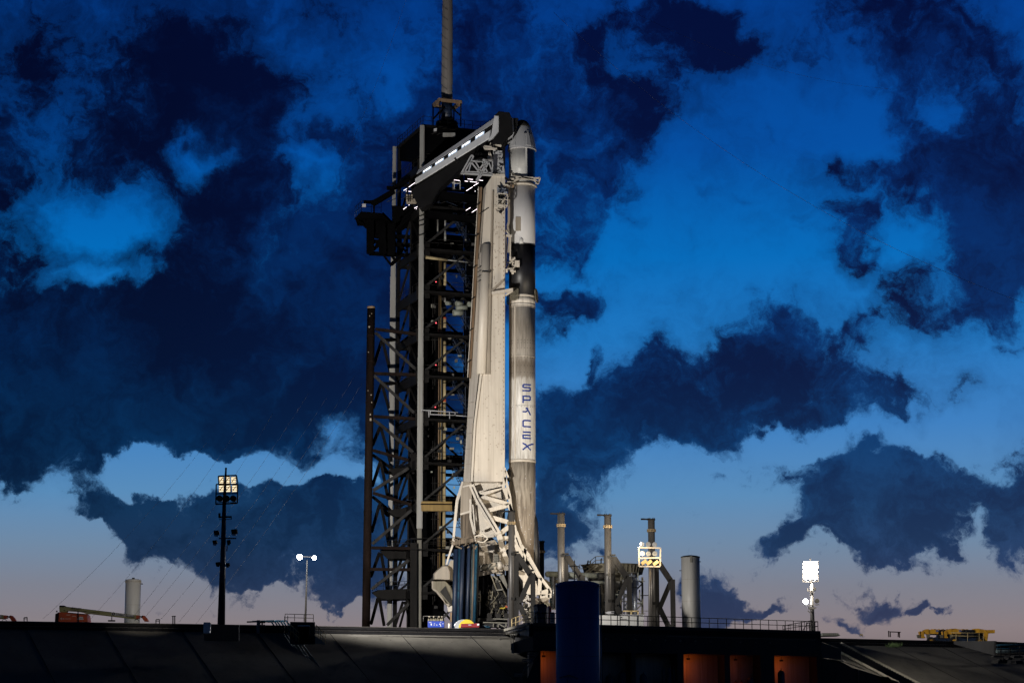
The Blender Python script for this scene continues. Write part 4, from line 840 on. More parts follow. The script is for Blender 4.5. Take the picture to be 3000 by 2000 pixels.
m = MB(); m.prism([z6(560,430),z6(960,440),z6(960,700),z6(840,640),z6(640,800),z6(600,760)], 297, 3); m.build('access_level_skirt', 'dark', TW)
m = MB(); m.prism([z6(1150,180),z6(1885,270),z6(1880,360),z6(1150,330)], 291.4, 1); m.build('access_level_skirt', 'dark', TW)
m = MB(); m.prism([z6(1060,490),z6(1500,560),z6(1880,600),z6(1880,690),z6(1060,600)], 291.6, .8); m.build('access_level_skirt', 'dark', TW)
rr = random.Random(31)
for i in range(26):
    x, y = rr.choice([(rr.uniform(1150,1880), rr.uniform(370,560)), (rr.uniform(570,900), rr.uniform(60,480))]); a = P(*z6(x,y), 293); m = MB()
    m.beam(a, a + Vector((rr.uniform(-1.6,1.6), 0, rr.uniform(-.8,.8))), .10); m.build('service_pipe', rr.choice(['dsteel','black','bluedark']), TW)
m = MB()
for i in range(3):
    for j in range(3): m.box(P(*z6(805+i*28, 285+j*32), 290.2), (.42,.3,.45))
m.beam(P(*z6(790,390),290.3), P(*z6(930,388),290.3), .25, .4); m.build('perforated_bracket', 'shade', TW)
m = MB(); m.prism([z6(870,325),z6(915,325),z6(945,385),z6(870,385)], 290.2, .6); m.build('bracket_plate', 'shade', TW)
for (x, y, w, h) in ((1485,70,34,115),(1385,75,24,60),(1220,345,16,40),(1180,410,14,60),(1205,405,16,62)): m = MB(); m.prism([z6(x,y),z6(x+w,y),z6(x+w,y+h),z6(x,y+h)], 294, .3); m.build('lit_cabinet', 'white', TW)
tb('cabinet_frame', [(1520,50,1520,185),(1610,50,1610,190),(1520,185,1610,190),(1520,90,1610,92)], 292.5, .09, 'white')
TUB = [(825,148,935,68),(745,200,795,170),(780,209,790,211),(820,213,885,218),(935,172,965,152),(978,140,992,132),(1425,30,1485,35),(1518,38,1605,48),(1680,55,1730,62),(1725,22,1805,32),(1760,62,1870,75),(1815,130,1890,85),(1705,205,1800,145),(1900,42,1960,48),(1880,183,1888,186),(1836,210,1846,214),(740,488,790,452),(822,424,834,420),(910,472,955,445),(935,480,945,484),(1700,505,1770,460),(1790,535,1885,470),(1478,-5,1490,-3)]
for (a, b, c, d) in TUB: m = MB(); m.tube(P(*z6(a,b),290.3 if a < 1000 else 291.6), P(*z6(c,d),290.3 if a < 1000 else 291.6), .028, 6); m.build('tube_lamp', 'tube', TW)
# lower left columns of the tower block
m = MB(); m.beam(P(1212,1590,290.4), P(1212,1840,290.4), .95, .8, (0,1,0)); m.build('base_column', 'black', TW)
for y in (1577, 1608): m = MB(); m.beam(P(1203,y,289.8), P(1236,y+1,290), .16, .7); m.build('base_bracket', 'kerb', TW)
m = MB(); m.prism([z3(495,1000),z3(570,1000),z3(570,1260),z3(495,1260)], 297, .3); m.build('lit_louvre', 'conc_dark', TW)
m = MB(); rail(m, [P(*z3(540,925),291), P(*z3(700,925),293)], 1.3, .8, .035); m.build('base_railing', 'dsteel', TW)
# mast with its frame
mb_ = MB(); mx, my = P(1309, 380, 296).x, 296.0; zp = lambda py: P(1309, py, my).z
mast = mb_.lathe(mx, my, [(zp(294), .84), (zp(262), .84), (zp(250), .80), (zp(246), .86), (zp(190), .83), (zp(130), .82), (zp(126), .80), (zp(122), .83), (zp(70), .80), (zp(18), .79), (zp(14), .76), (zp(-60), .75), (zp(-400), .7), (zp(-401), .05)], 32).build('lightning_mast', mat('mast_sheath', (.235,.215,.20), .6, 0, .3, .5, .35, (.09,.08,.07), 0, .2), TW)
MB().lathe(mx, my, [(zp(300), .5), (zp(294), .84)], 24).build('mast_hem', 'kerb', mast)
MB().lathe(mx, my, [(zp(352), .86), (zp(300), .80)], 24).build('mast_base', 'bluedark', TW)
MB().lathe(mx, my, [(zp(378), 1.75), (zp(358), 1.6), (zp(352), .9)], 12).build('mast_plinth', 'black', TW)
m = MB(); hw = 1.62
cs = [(-1,-1),(1,-1),(1,1),(-1,1)]
rot = Matrix.Rotation(AT, 3, 'Z'); cq = [rot @ Vector((x*hw, y*hw, 0)) + Vector((mx, my, 0)) for x, y in cs]
for i in range(4): a, b = cq[i], cq[(i+1) % 4]; m.beam(Vector((a.x,a.y,zp(305))), Vector((b.x,b.y,zp(305))), .35, .62)
m.build('mast_frame_collar', 'rust' if 0 else 'flange', TW)
m = MB()
for i in range(4):
    a, b = cq[i], cq[(i+1) % 4]; m.beam(Vector((a.x,a.y,zp(310))), Vector((a.x,a.y,zp(376))), .2)
    m.beam(Vector((a.x,a.y,zp(345))), Vector(((mx*1.6+a.x*.4)/2,(my*1.6+a.y*.4)/2,zp(312))), .2)
m.build('mast_frame_leg', 'black', TW)
for k in range(10):                                            # lashing wound round the sheath
    m = MB(); z0 = zp(10+k*29); pts = []
    for i in range(9): a = R(-190 + i*13); pts.append(Vector((mx + math.cos(a)*.88, my + math.sin(a)*.88, z0 - i*.17)))
    m.path(pts, .022, 4); m.build('lashing', 'kerb', mast)

# ================================================================ hinge truss on the left
HT = thing('rust_brown_truss', 'rust brown steel column joined by lattice struts to the left side of the service tower', 'truss', (XA(1075, 296, 12), 296, DZ))
m = MB(); a = P(1087.5, 903, 296); b = P(1072, 1842, 296); m.tube(b, a, .58, 20); m.build('column', 'rust', HT)
for y in (985, 1060, 1180, 1290, 1380, 1500, 1620): q = P(1087.5-(y-903)*.0165, y, 296); m = MB(); m.tube(q, q + UZ*.12, .62, 20); m.build('column_ring', 'rust', HT)
m = MB(); m.tube(P(1087.3,904,296) , P(1087.5,898,296), .585, 20); m.build('column_cap', 'flange', HT)
rr = random.Random(8)
for i in range(9): y = rr.choice((rr.uniform(915, 960), rr.uniform(920, 1500))); q = P(1087.5-(y-903)*.0165 + rr.uniform(-7,8), y, 295.4); m = MB(); m.box(q, (rr.uniform(.08,.25), .15, rr.uniform(.1,.4))); m.build('pale_scab', 'shade', HT)
def hb(L_, w, mt='black', Y0=296, Y1=300, mapf=z3):
    for (a, b, c, d) in L_: m = MB(); m.beam(P(*mapf(a,b),Y0), P(*mapf(c,d),Y1), w, w); m.build('strut', mt, HT)
hb([(190,640,590,690),(180,1048,560,1060),(175,1442,570,1465)], .42, 'rust', 296, 294.5, z2)
hb([(190,675,560,1010),(180,1070,545,1410),(170,1470,300,1568)], .40, 'grimy', 296, 294.5, z2)
hb([(245,745,175,970),(255,750,335,1080),(240,1145,170,1360),(250,1150,330,1440),(250,740,400,740),(240,1140,400,1140)], .42, 'black', 300, 304, z2)
hb([(135,200,400,272),(135,515,420,602),(125,920,420,925),(105,1078,420,1082)], .42, 'rust', 296, 294.5)
hb([(180,0,430,215),(135,495,400,330),(130,890,420,640),(125,1225,400,1010),(240,1490,400,1330)], .42, 'grimy', 296, 294.5)
hb([(185,30,130,160),(195,40,260,280),(135,235,300,355),(185,290,130,460),(195,300,245,560),(190,290,240,365),(135,545,250,640),(180,605,125,800),(195,610,250,900),(185,600,245,680),(180,960,120,1130),(195,965,240,1240),(170,1290,120,1480),(180,1290,215,1490)], .42, 'black', 298, 302)
hb([(355,60,275,260),(385,60,440,200),(355,385,275,600),(385,380,440,520),(345,680,275,900),(385,690,440,830),(440,820,280,980),(345,1000,280,1200),(385,1000,410,1110),(355,1320,300,1490),(370,1320,410,1480),(440,480,300,640)], .38, 'black', 302, 304)
for (x0, y0, x1, y1) in ((240,350,420,375),(240,650,420,690),(120,1250,420,1300),(180,940,420,1000)):
    m = MB(); m.prism([z3(x0,y0),z3(x0+50,y0-18),z3(x1+20,y0-30),z3(x1+20,y1),z3(x0+60,y1)], 298, 4); m.build('truss_floor', 'black', HT)
    m = MB(); rail(m, [P(*z3(x0+40,y0-18),298), P(*z3(x1,y0-28),297)], 1.1, 1.0, .035); m.build('truss_railing', 'bluedark', HT)
m = MB(); m.prism([z3(405,225),z3(455,215),z3(455,330),z3(405,330)], 295.5, .6); m.build('gusset', 'black', HT)
m = MB(); m.prism([z3(405,600),z3(455,590),z3(455,660),z3(415,655)], 295.5, .6); m.build('gusset', 'black', HT)

# ================================================================ CREW ACCESS ARM
AR = thing('access_arm', 'pale sloping crew access arm with five lit windows reaching from the tower to the capsule', 'walkway', tuple(P(1226, 545, 289)))
A0, A1 = P(*z1(715,662),288.8), P(*z1(1412,180),280.6); B0, B1 = P(*z1(703,818),288.8), P(*z1(1398,390),280.6)
ax = (A1-A0).normalized(); nrm = Vector((ax.y, -ax.x, 0)).normalized()
def apt(s, h, n): return A0.lerp(A1, s).lerp(B0.lerp(B1, s), h) + nrm*n
def arm_loft(nm, sec, mt, s0=0, s1=1, par=AR, bev=0):
    return MB().hull([apt(s0, h, n) for h, n in sec], [apt(s1, h, n) for h, n in sec]).build(nm, mt, par, bev)
arm_loft('core', [(.03,-.2),(.42,.22),(.60,.22),(.98,.2),(1.02,-2.4),(.03,-2.4)], 'arm_dark')
arm_loft('upper_panel', [(0,-.35),(.12,.05),(.40,.42),(.40,.30),(.1,-.15),(.02,-.5)], 'arm', -.005, .995)
arm_loft('lower_panel', [(.62,.34),(.66,.52),(.97,.50),(1.0,.38),(.97,.22),(.62,.22)], 'arm', -.01, .975)
arm_loft('roof', [(-.01,-.4),(-.01,-2.5),(.02,-2.5),(.02,-.4)], 'arm', .0, .99)
arm_loft('window_band_lip', [(.425,.32),(.455,.32),(.455,.24),(.425,.24)], 'arm_dark', .02, .97)
for k, s0 in enumerate((.075, .24, .415, .59, .77)):
    w = arm_loft('window', [(.45,.225),(.60,.225),(.60,.27),(.45,.27)], 'winpane', s0, s0+.115)
    arm_loft('strip_lamp', [(.47,.275),(.53,.275),(.53,.33),(.47,.33)], 'winlamp', s0+.012, s0+.10, w)
    arm_loft('mullion', [(.45,.28),(.61,.28),(.61,.34),(.45,.34)], 'cap_grey', s0+.035, s0+.042, w)
for s0 in (.2, .365, .54, .715, .9): arm_loft('band_plate', [(.46,.23),(.6,.23),(.6,.28),(.46,.28)], 'kerb', s0, s0+.03)
MB().prism([z1(1408,178),z1(1447,180),z1(1447,330),z1(1395,392),z1(1350,418),z1(1380,350),z1(1385,310)], 280.35, .5).build('end_panel', 'arm', AR, .06)
m = MB(); m.hull([P(*z1(*p),280.0) for p in ((1410,180),(1447,143),(1545,155),(1566,205),(1575,345),(1525,392),(1480,440),(1400,440),(1365,455),(1445,335),(1450,185))], [P(*z1(*p),280.0) + Vector((0,3.6,0)) for p in ((1410,180),(1447,143),(1545,155),(1566,205),(1575,345),(1525,392),(1480,440),(1400,440),(1365,455),(1445,335),(1450,185))]); m.build('white_room', 'arm_dark', AR, .05)
MB().prism([z1(1563,200),z1(1580,208),z1(1587,345),z1(1575,375),z1(1530,405),z1(1527,392),z1(1572,345)], 280.6, 3.0).build('seal_frame', 'cap_grey', AR, .03)
for k in range(4): MB().prism([z1(1580+k*9,208+k*3),z1(1600+k*9,206),z1(1628-k*2,215+k*4),z1(1604+k*3,330+k*5),z1(1560+k*4,405),z1(1520+k*4,430),z1(1505+k*4,415),z1(1570,375),z1(1587,345)], 281.0+k*.5, .4).build('bellows', 'kerb', AR)
V = [(640,868),(703,820),(1085,600),(1372,440),(1395,500),(1240,560),(1060,705),(905,850),(830,985),(775,1020),(735,1035),(690,965)]
MB().hull([P(*z1(*p),288.9 - (p[0]-640)/740*6.5) for p in V], [P(*z1(*p),288.9 - (p[0]-640)/740*6.5) + Vector((0,2.3,0)) for p in V]).build('underslung_shroud', 'arm_dark', AR)
MB().prism([z1(1035,575),z1(1062,560),z1(1082,600),z1(1060,612)], 284.0, .5).build('hatch', 'kerb', AR)

# ================================================================ braced steel posts
def post(pxc, pyt, Y, lab, zb=DZ, brace=True, w=.92):
    x = P(pxc, 1600, Y).x; zt = P(pxc, pyt, Y).z; r = w/2
    t = thing('braced_steel_post', lab, 'post', (x, Y, zb), 'braced steel posts by the pad')
    MB().tube((x, Y, zb), (x, Y, zt), r, 24).build('pipe', 'steel' if brace else 'dsteel', t)
    m = MB(); m.tube((x, Y, zt), (x, Y, zt+.12), r+.08, 20)
    for k in range(6): a = k*1.05; m.box((x + math.cos(a)*r*.9, Y + math.sin(a)*r*.9, zt+.2), (.1, .1, .2))
    m.build('cap_ring', 'dsteel', t)
    m = MB(); m.beam((x-1.4, Y-.2, zt+.12), (x+.5, Y-.2, zt+.10), .16, .5); m.beam((x-1.4,Y-.2,zt+.2),(x-.9,Y-.2,zt+.2),.05,.3); m.build('cap_arm', 'kerb', t)
    zc_ = zt-1.55; m = MB(); m.tube((x, Y, zc_), (x, Y, zc_+.14), r+.14, 20); m.tube((x, Y, zc_+.2), (x, Y, zc_+.32), r+.14, 20)
    for k in range(10): a = k*.63; m.box((x + math.cos(a)*(r+.1), Y + math.sin(a)*(r+.1), zc_+.16), (.08, .08, .4))
    m.build('collar', 'collar', t)
    if brace:
        z = lambda f: zb + (zt-zb)*f; X = lambda d: x + d
        m = MB(); m.beam((X(.55), Y+.2, zb), (X(.55), Y+.2, z(.665)), .75, .9, (0,1,0)); m.build('back_post', 'dsteel', t)
        m = MB(); m.beam((X(.30), Y-.3, z(.675)), (X(.95), Y-.3, z(.675)), .18, .9); m.build('shoulder', 'dsteel', t)
        for (a, fa, b, fb, ww) in ((.75,.655,2.45,.49,.72),(2.62,.50,.95,.26,.60),(.95,.26,2.75,.02,.66)):
            m = MB(); m.beam((X(a), Y, z(fa)), (X(b), Y, z(fb)), ww, .7); m.build('diagonal', 'dsteel', t)
        m = MB(); m.beam((X(2.75), Y, z(.02)), (X(2.72), Y, z(.50)), .62, .8, (0,1,0)); m.build('outer_post', 'dsteel', t)
        for f in (.30, .66): m = MB(); m.box((X(.18), Y-.48, z(f)), (.5, .1, .35)); m.build('strap_plate', 'dsteel', t)
    return t
post(1498.5, 1500, 266, 'braced post in front of the erector leg, nearest the rocket', w=.80)
post(1644, 1507, 269, 'braced post standing right behind the navy tank')
post(1781, 1511, 271, 'braced post in front of the round khaki structure')
post(1909, 1523, 277, 'braced post with the burning floodlight rack in front of it')
post(1586, 1588, 313, 'dark plain post farther back just right of the rocket base', brace=False, w=.85)
# ================================================================ blue black columns under the erector
wc_ = thing('wrapped_columns', 'cluster of peeling blue and black vertical columns under the erector', 'columns', (XA(1368, 275, 12), 275, DZ))
CL = [(1339,12,'bluedark',1608),(1350,7,'bluesteel',1600),(1357,9,'bluedark',1598),(1366,8,'bluedark',1600),(1376,8,'bluedark',1596),(1361,3,'dsteel',1600),(1384,8,'bluepale',1594),(1391,5,'soot',1594),(1397,7,'bluesteel',1593),(1403,5,'dsteel',1592)]
for i, (px, w, mt, yt) in enumerate(CL):
    Y = 275 - (i % 3)*.5; a = P(px-1.5, yt, Y); b = P(px-9, 1843, Y); ww = w/6100*Y*1.25
    m = MB(); m.tube(Vector((b.x, Y, DZ-.4)), Vector((a.x, Y, a.z)), ww*.55, 8); m.build('column', mt, wc_)
m = MB(); rr = random.Random(17)
m.beam(P(1328,1592,274), P(1412,1578,274), .5, 1.6)
for i in range(36): q = P(rr.uniform(1328,1412), rr.uniform(1572,1600), rr.uniform(273,274)); m.beam(q, q + Vector((rr.uniform(-.8,.8), 0, rr.uniform(-.5,.5))), rr.uniform(.06,.22))
m.build('torn_top_flashing', 'soot', wc_)
m = MB(); cx = P(*z4(650,490), 273.4)
pts = [cx + Vector((dx, 0, dz)) for dx, dz in ((-.85,.35),(.25,.6),(.85,.05),(.3,-.45),(-.75,-.3))]
for i in range(5): m.beam(pts[i], pts[(i+1) % 5], .14, .4)
m.build('hook_plate', 'cream2', wc_)
# ================================================================ hold-down machinery under the rocket
MC = thing('launch_base_machinery', 'dark grimy machinery of frames, hoses and boxes under the rocket', 'machinery', (XA(1450, 279, 12), 279, DZ))
def mp_(nm, pts, mt, Y, th=1.5, mf=zd, bev=.03): MB().prism([mf(*p) for p in pts], Y, th).build(nm, mt, MC, bev)
mp_('drum_body', [(330,440),(420,290),(560,260),(600,440),(890,560),(890,1030),(480,1100),(360,1060),(320,980)], 'dsteel', 278.5, 3)
mp_('side_body', [(40,450),(170,450),(170,1100),(60,1130),(20,1080),(50,800)], 'dsteel', 279, 2)
mp_('gap_shade_slab', [(-350,120),(900,30),(900,1400),(-350,1400)], 'dark', 283, 1.5)  # near-black slab standing in for shade in the gaps between machinery
mp_('drum_band', [(325,640),(890,700),(890,760),(325,720)], 'dsteel', 278.3, .3)
for (x, y, w, h) in ((385,490,90,200),(70,540,95,190)):
    m = MB()
    for a, b, c, d in ((0,0,w,0),(0,h/2,w,h/2),(0,h,w,h),(0,0,0,h),(w,0,w,h)): m.beam(P(*zd(x+a,y+b),278), P(*zd(x+c,y+d),278), .10)
    m.build('frame_ladder', 'conc', MC)
rr = random.Random(41)
for i in range(14):
    x = 350 + (i % 7)*72; y = 740 + (i//7)*90; m = MB(); m.prism([zd(x,y),zd(x+58,y+2),zd(x+58,y+80),zd(x,y+78)], 278.1, .3); m.build('equipment_box', rr.choice(['dsteel','hopper','conc_dark','conc']), MC, .02)
for i in range(40):
    x, y = rr.uniform(330,880), rr.uniform(290,1000); a = P(*zd(x,y),277.9); m = MB(); m.path([a, a + Vector((rr.uniform(-.4,.4),-.15,rr.uniform(-.7,-.2))), a + Vector((rr.uniform(-.6,.6),0,rr.uniform(-1.4,-.8)))], rr.uniform(.03,.08), 5); m.build('hose', rr.choice(['kerb','dsteel','hopper']), MC)
mp_('inclined_frame', [(435,40),(470,40),(620,440),(590,455)], 'hopper', 277.6, .5); mp_('inclined_frame', [(590,60),(640,120),(870,600),(850,640)], 'hopper', 277.6, .5)
mp_('inclined_frame', [(660,60),(790,10),(890,290),(880,420)], 'conc', 277.4, .6); mp_('inclined_panel', [(560,200),(700,200),(780,420),(620,440)], 'dsteel', 277.9, .4)
for (a, b, c, d) in ((520,60,640,180),(560,180,650,190),(600,440,780,420),(560,200,700,200)): m = MB(); m.beam(P(*zd(a,b),277.4), P(*zd(c,d),277.4), .2); m.build('cross_bar', 'conc', MC)
m = MB(); m.tube(P(*z4(625,820),277.5), P(*z4(850,785),277.5), .42, 16); m.build('actuator', 'conc', MC); m = MB(); m.tube(P(*z4(835,790),277.3), P(*z4(880,782),277.3), .55, 16); m.build('actuator_head', 'cream', MC)
for x in (650, 738): m = MB(); m.beam(P(*z4(x-20,830),277), P(*z4(x+35,765),277), .12); m.beam(P(*z4(x-20,840),277), P(*z4(x+35,868),277), .12); m.build('actuator_clamp', 'dsteel', MC)
m = MB(); rr = random.Random(12)
for i in range(26): m.box(P(*z4(rr.uniform(785,945), rr.uniform(770,880)), rr.uniform(276.8,277.6)), (rr.uniform(.15,.6), .4, rr.uniform(.12,.4)))
m.build('valve_block', 'shade', MC)
m = MB()
for k in range(4): q = P(*z4(818, 672+k*26),277.8); m.box(q, (.55,.15,.36))
m.build('tag_strip', 'conc', MC)
mp_('yellow_lever', [(680,915),(800,905),(830,880),(832,925),(800,945),(690,940)], 'yellow', 277.5, .3); mp_('orange_clamp', [(832,850),(895,870),(895,920),(840,905)], 'orange', 277.4, .3)
mp_('base_skid', [(40,1190),(900,1200),(900,1260),(30,1290)], 'dsteel', 277, 3); mp_('base_skid', [(220,1300),(890,1330),(890,1440),(220,1430)], 'conc_dark', 276.5, 3)
for (a, b, c, d) in ((230,1310,890,1325),(500,1210,890,1225),(640,1340,820,1440),(510,1320,510,1440),(640,1330,640,1440),(850,1340,850,1440),(40,1290,110,1200),(90,1290,150,1200)): m = MB(); m.beam(P(*zd(a,b),276), P(*zd(c,d),276), .14); m.build('skid_rail', 'conc', MC)
for (x, y) in ((400,1130),(645,1135),(860,1130)): m = MB(); m.tube(P(*zd(x,y),277.2), P(*zd(x,y),278.4), .38, 14); m.build('roller', 'dsteel', MC)
mp_('base_debris', [(1320,760),(1590,900),(1600,1330),(1320,1330)], 'hopper', 276, 2)
rr = random.Random(14)
for i in range(30): a = P(*zd(rr.uniform(1320,1600), rr.uniform(580,1300)), 275.6); m = MB(); m.beam(a, a + Vector((rr.uniform(-1.2,1.2), 0, rr.uniform(-.8,.8))), rr.uniform(.06,.16)); m.build('brace_rod', rr.choice(['cream2','shade','dsteel','cream']), MC)
for (a, b, c, d) in ((1420,560,1480,720),(1480,700,1680,580),(1320,740,1430,660),(1380,740,1600,890),(1470,820,1470,890)): m = MB(); m.beam(P(*zd(a,b),275.2), P(*zd(c,d),275.2), .22); m.build('brace_rod', 'cream2', MC)
mp_('mud_flap', [(1520,620),(1700,650),(1960,730),(2000,900),(1560,860)], 'soot', 279, 2); mp_('side_block', [(1800,650),(2000,650),(2010,780),(1990,820),(1700,700)], 'shade', 278.4, 1.5)
mp_('debris_block', [(1880,780),(2040,780),(2040,900),(1880,880)], 'hopper', 278, 1); mp_('back_mound', [(1830,160),(1920,140),(2040,230),(2045,560),(1900,420)], 'hopper', 288, 3)
# ================================================================ small things on the deck
def simple(nm, pts, mt, Y, th, lab, cat, mf=zc, bev=.04, group=None): o = MB().prism([mf(*p) for p in pts], Y, th).build(nm, mt, None, bev); return tag(o, lab, cat, group)
t = thing('blue_crate', 'cobalt blue crate with white marks and small bottles on top, by the tower foot', 'crate', P(1278,1838,246)); 
MB().prism([zc(98,1332),zc(460,1332),zc(460,1470),zc(98,1470)], 245, 1.4).build('crate_body', 'blue', t, .03)
rr = random.Random(6)
m = MB()
for (x, y, w, h) in ((165,1385,22,38),(235,1375,16,10),(232,1408,24,10),(290,1405,14,16),(355,1380,14,30),(372,1408,18,20),(372,1355,26,8),(420,1380,20,10),(120,1350,60,5),(125,1362,50,5),(372,1440,20,8)): m.prism([zc(x,y),zc(x+w,y),zc(x+w,y+h),zc(x,y+h)], 244.96, .03)
merge = m.build('white_marks', 'whiteink', t)
for k in range(9):
    x = 115 + k*38 + rr.uniform(-6,6); m = MB(); q = P(*zc(x,1332),245.5); m.tube(q, q + UZ*.22, .09, 8); m.tube(q + UZ*.22, q + UZ*.34, .04, 6); m.build('bottle', 'hopper', t)
m = MB(); rail(m, [P(*zc(0,1340),246.4), P(*zc(470,1340),246.4)], .62, .8, .03, False); m.build('crate_rail', 'steel', t)
for x in (130, 230, 345, 410): m = MB(); m.ball(P(*zc(x,1237),246.2), .09, 8); m.build('rail_lamp', 'shade', t)
t = thing('pale_post', 'short cream post between the blue crate and the cable drum', 'post', P(1316,1838,246)); q = P(1316,1840,245.5); MB().tube(q, q + UZ*.55, .13, 12).build('post_body', 'cream', t); MB().tube(q + UZ*.55, q + UZ*.62, .10, 12, .03).build('post_cap', 'cream', t)
# cable drum: grey cheek with yellow domed cover
def disc(nm, cx, cy, r, Y, th, mt, par, half=True, n=28):
    c = P(cx, cy, Y); m = MB(); a = [c + Vector((math.cos(math.pi*i/n)*r, 0, math.sin(math.pi*i/n)*r)) for i in range(n+1)]; m.hull(a, [p + Vector((0, th, 0)) for p in a]); return m.build(nm, mt, par, .03)
t = thing('yellow_domed_drum', 'bright yellow domed drum cover with a grey ribbed cheek behind the red tray', 'drum', P(1366,1836,247))
disc('dome', 1368, 1838, .98, 246, .8, 'yellow', t); disc('cheek', 1357, 1842, 1.15, 247.2, .9, 'foil', t)
t = thing('red_tray', 'long dark red tray with a white tag in front of the yellow dome', 'tray', P(1376,1840,245))
MB().prism([zc(825,1388),zc(1225,1378),zc(1225,1470),zc(815,1470)], 244.2, 1.2).build('tray_body', 'red', t, .03)
MB().prism([zc(1178,1388),zc(1222,1386),zc(1222,1425),zc(1178,1427)], 244.15, .04).build('white_tag', 'whiteink', t); MB().prism([zc(985,1410),zc(1055,1409),zc(1055,1418),zc(985,1420)], 244.15, .04).build('white_stripe', 'whiteink', t)
t = thing('blue_pipe_stack', 'small heap of faded blue pipes right of the red tray', 'pipes', P(1425,1838,245)); rr = random.Random(19)
for i in range(9): a = P(1407+rr.uniform(0,4), 1829+rr.uniform(0,9), 245+rr.uniform(0,.6)); m = MB(); m.tube(a, a + Vector((rr.uniform(.7,1.2), 0, rr.uniform(-.05,.05))), .07, 8); m.build('pipe', rr.choice(['bluesteel','bluepale']), t)
# portable toilets and cabinets at the corner
def cabin(x0, x1, yt, yb, Y, mt, lab, logo=True):
    a = P(x0,yb,Y); b = P(x1,yb,Y); ht = P(x0,yt,Y).z; w = b.x-a.x
    t = thing('portable_toilet', lab, 'toilet', ((a.x+b.x)/2, Y+.6, DZ), 'portable toilets by the railing')
    MB().hull([Vector((a.x,Y+.35,DZ)), Vector((a.x+w*.3,Y-.3,DZ)), Vector((b.x,Y,DZ)), Vector((b.x-.3*w,Y+1.2,DZ))], [Vector((a.x,Y+.35,ht-.25)), Vector((a.x+w*.3,Y-.3,ht-.25)), Vector((b.x,Y,ht-.25)), Vector((b.x-.3*w,Y+1.2,ht-.25))]).build('cabin_wall', mt, t, .03)
    MB().hull([Vector((a.x-.06,Y+.35,ht-.25)), Vector((a.x+w*.3,Y-.38,ht-.25)), Vector((b.x+.05,Y-.02,ht-.25)), Vector((b.x-.3*w,Y+1.3,ht-.25))], [Vector((a.x+.15,Y+.45,ht)), Vector((a.x+w*.35,Y+.0,ht)), Vector((b.x-.15,Y+.2,ht)), Vector((b.x-.4*w,Y+1,ht))]).build('cabin_roof', 'bluedark' if logo else mt, t, .03)
    if logo:
        c = Vector((a.x+w*.15, Y+.0, ht-1.0)); m = MB(); d = Vector((w*.3,-.65,0)).normalized(); 
        ring = lambda k, o: [c + d*(math.cos(i*math.pi/9)*k*.26) + UZ*(math.sin(i*math.pi/9)*k*.26) - Vector((.65,w*.3,0)).normalized()*o for i in range(18)]
        m.hull(ring(1,.02), ring(1,.04)); m.build('round_emblem', 'whiteink', t); m = MB(); m.hull(ring(.72,.045), ring(.72,.055)); m.build('emblem_centre', 'bluedark', t)
        m = MB(); m.beam(c - d*.15 - UZ*.02 - Vector((.65,w*.3,0)).normalized()*.06, c + d*.15 + UZ*.06 - Vector((.65,w*.3,0)).normalized()*.06, .07, .01); m.build('emblem_swoosh', 'whiteink', t)
        c2 = Vector((a.x+w*.66, Y-.2, ht-.95)); m = MB(); r2 = lambda o: [c2 + Vector((math.cos(i*math.pi/9)*.30, o + .12*math.cos(i*math.pi/9), math.sin(i*math.pi/9)*.14)) for i in range(18)]; m.hull(r2(-.03), r2(.0)); m.build('door_emblem', 'navy', t)
        MB().box((a.x+w*.68, Y-.22, DZ+.95), (w*.5, .05, 1.7), R(12)).build('door', 'bluedark', t, .02)
    return t
cabin(1563, 1603, 1768, 1821, 229, 'bluedark', 'black portable toilet with a round white emblem at the pad building corner')
cabin(1603, 1616, 1773, 1815, 232, 'red', 'dark red portable toilet half hidden behind the black one', False)
t = thing('white_cabinet', 'white louvred electrical cabinet squeezed between the red toilet and the navy tank', 'cabinet', P(1618,1822,231))
MB().prism([(1612,1792),(1624,1792),(1624,1824),(1612,1824)], 231, .8).build('cabinet_body', 'white', t, .02)
for k in range(6): MB().prism([(1613,1795+k*4.6),(1623,1795+k*4.6),(1623,1796.6+k*4.6),(1613,1796.6+k*4.6)], 230.95, .05).build('louvre', 'dsteel', t)
# white containers on the deck behind the railing
t = thing('white_container', 'long white container behind the black railing right of the navy tank', 'container', P(1830,1840,242))
MB().prism([(1700,1799),(1886,1799),(1886,1835),(1700,1835)], 245, 2.4).build('container_body', 'white', t, .04)
for x in (1759, 1808, 1841, 1866): MB().prism([(x,1799),(x+1,1799),(x+1,1834),(x,1834)], 244.95, .06).build('panel_seam', 'dsteel', t)
MB().prism([(1815,1806),(1822,1806),(1822,1808),(1815,1808)], 244.93, .08).build('vent_slot', 'kerb', t); MB().prism([(1815,1812),(1836,1812),(1836,1813.5),(1815,1813.5)], 244.93, .08).build('vent_slot', 'kerb', t)
MB().prism([(1818,1799),(1886,1799),(1886,1801),(1818,1801)], 244.9, .1).build('lid_edge', 'whiteink', t)
t = thing('white_bin_lid', 'small white tilted box lid lying on the long white container', 'box', P(1790,1798,244))
MB().prism([(1774,1793),(1783,1789.5),(1800,1790),(1799,1795.5),(1783,1797.5)], 244.5, 1).build('lid_body', 'whiteink', t, .03); MB().prism([(1790,1791.5),(1798,1791.3),(1798,1793.5),(1790,1794)], 244.45, .04).build('lid_label', 'kerb', t)
t = thing('yellow_step_ladder', 'cream and yellow step ladder behind the railing beside the silver pipe', 'ladder', P(1865,1838,250))
m = MB()
for (a, b, c, d) in ((1849,1788,1849,1836),(1869,1788,1869,1812),(1825,1789,1872,1789),(1849,1812,1870,1812)): m.beam(P(a,b,250), P(c,d,250), .14)
m.build('frame', 'rail', t); m = MB()
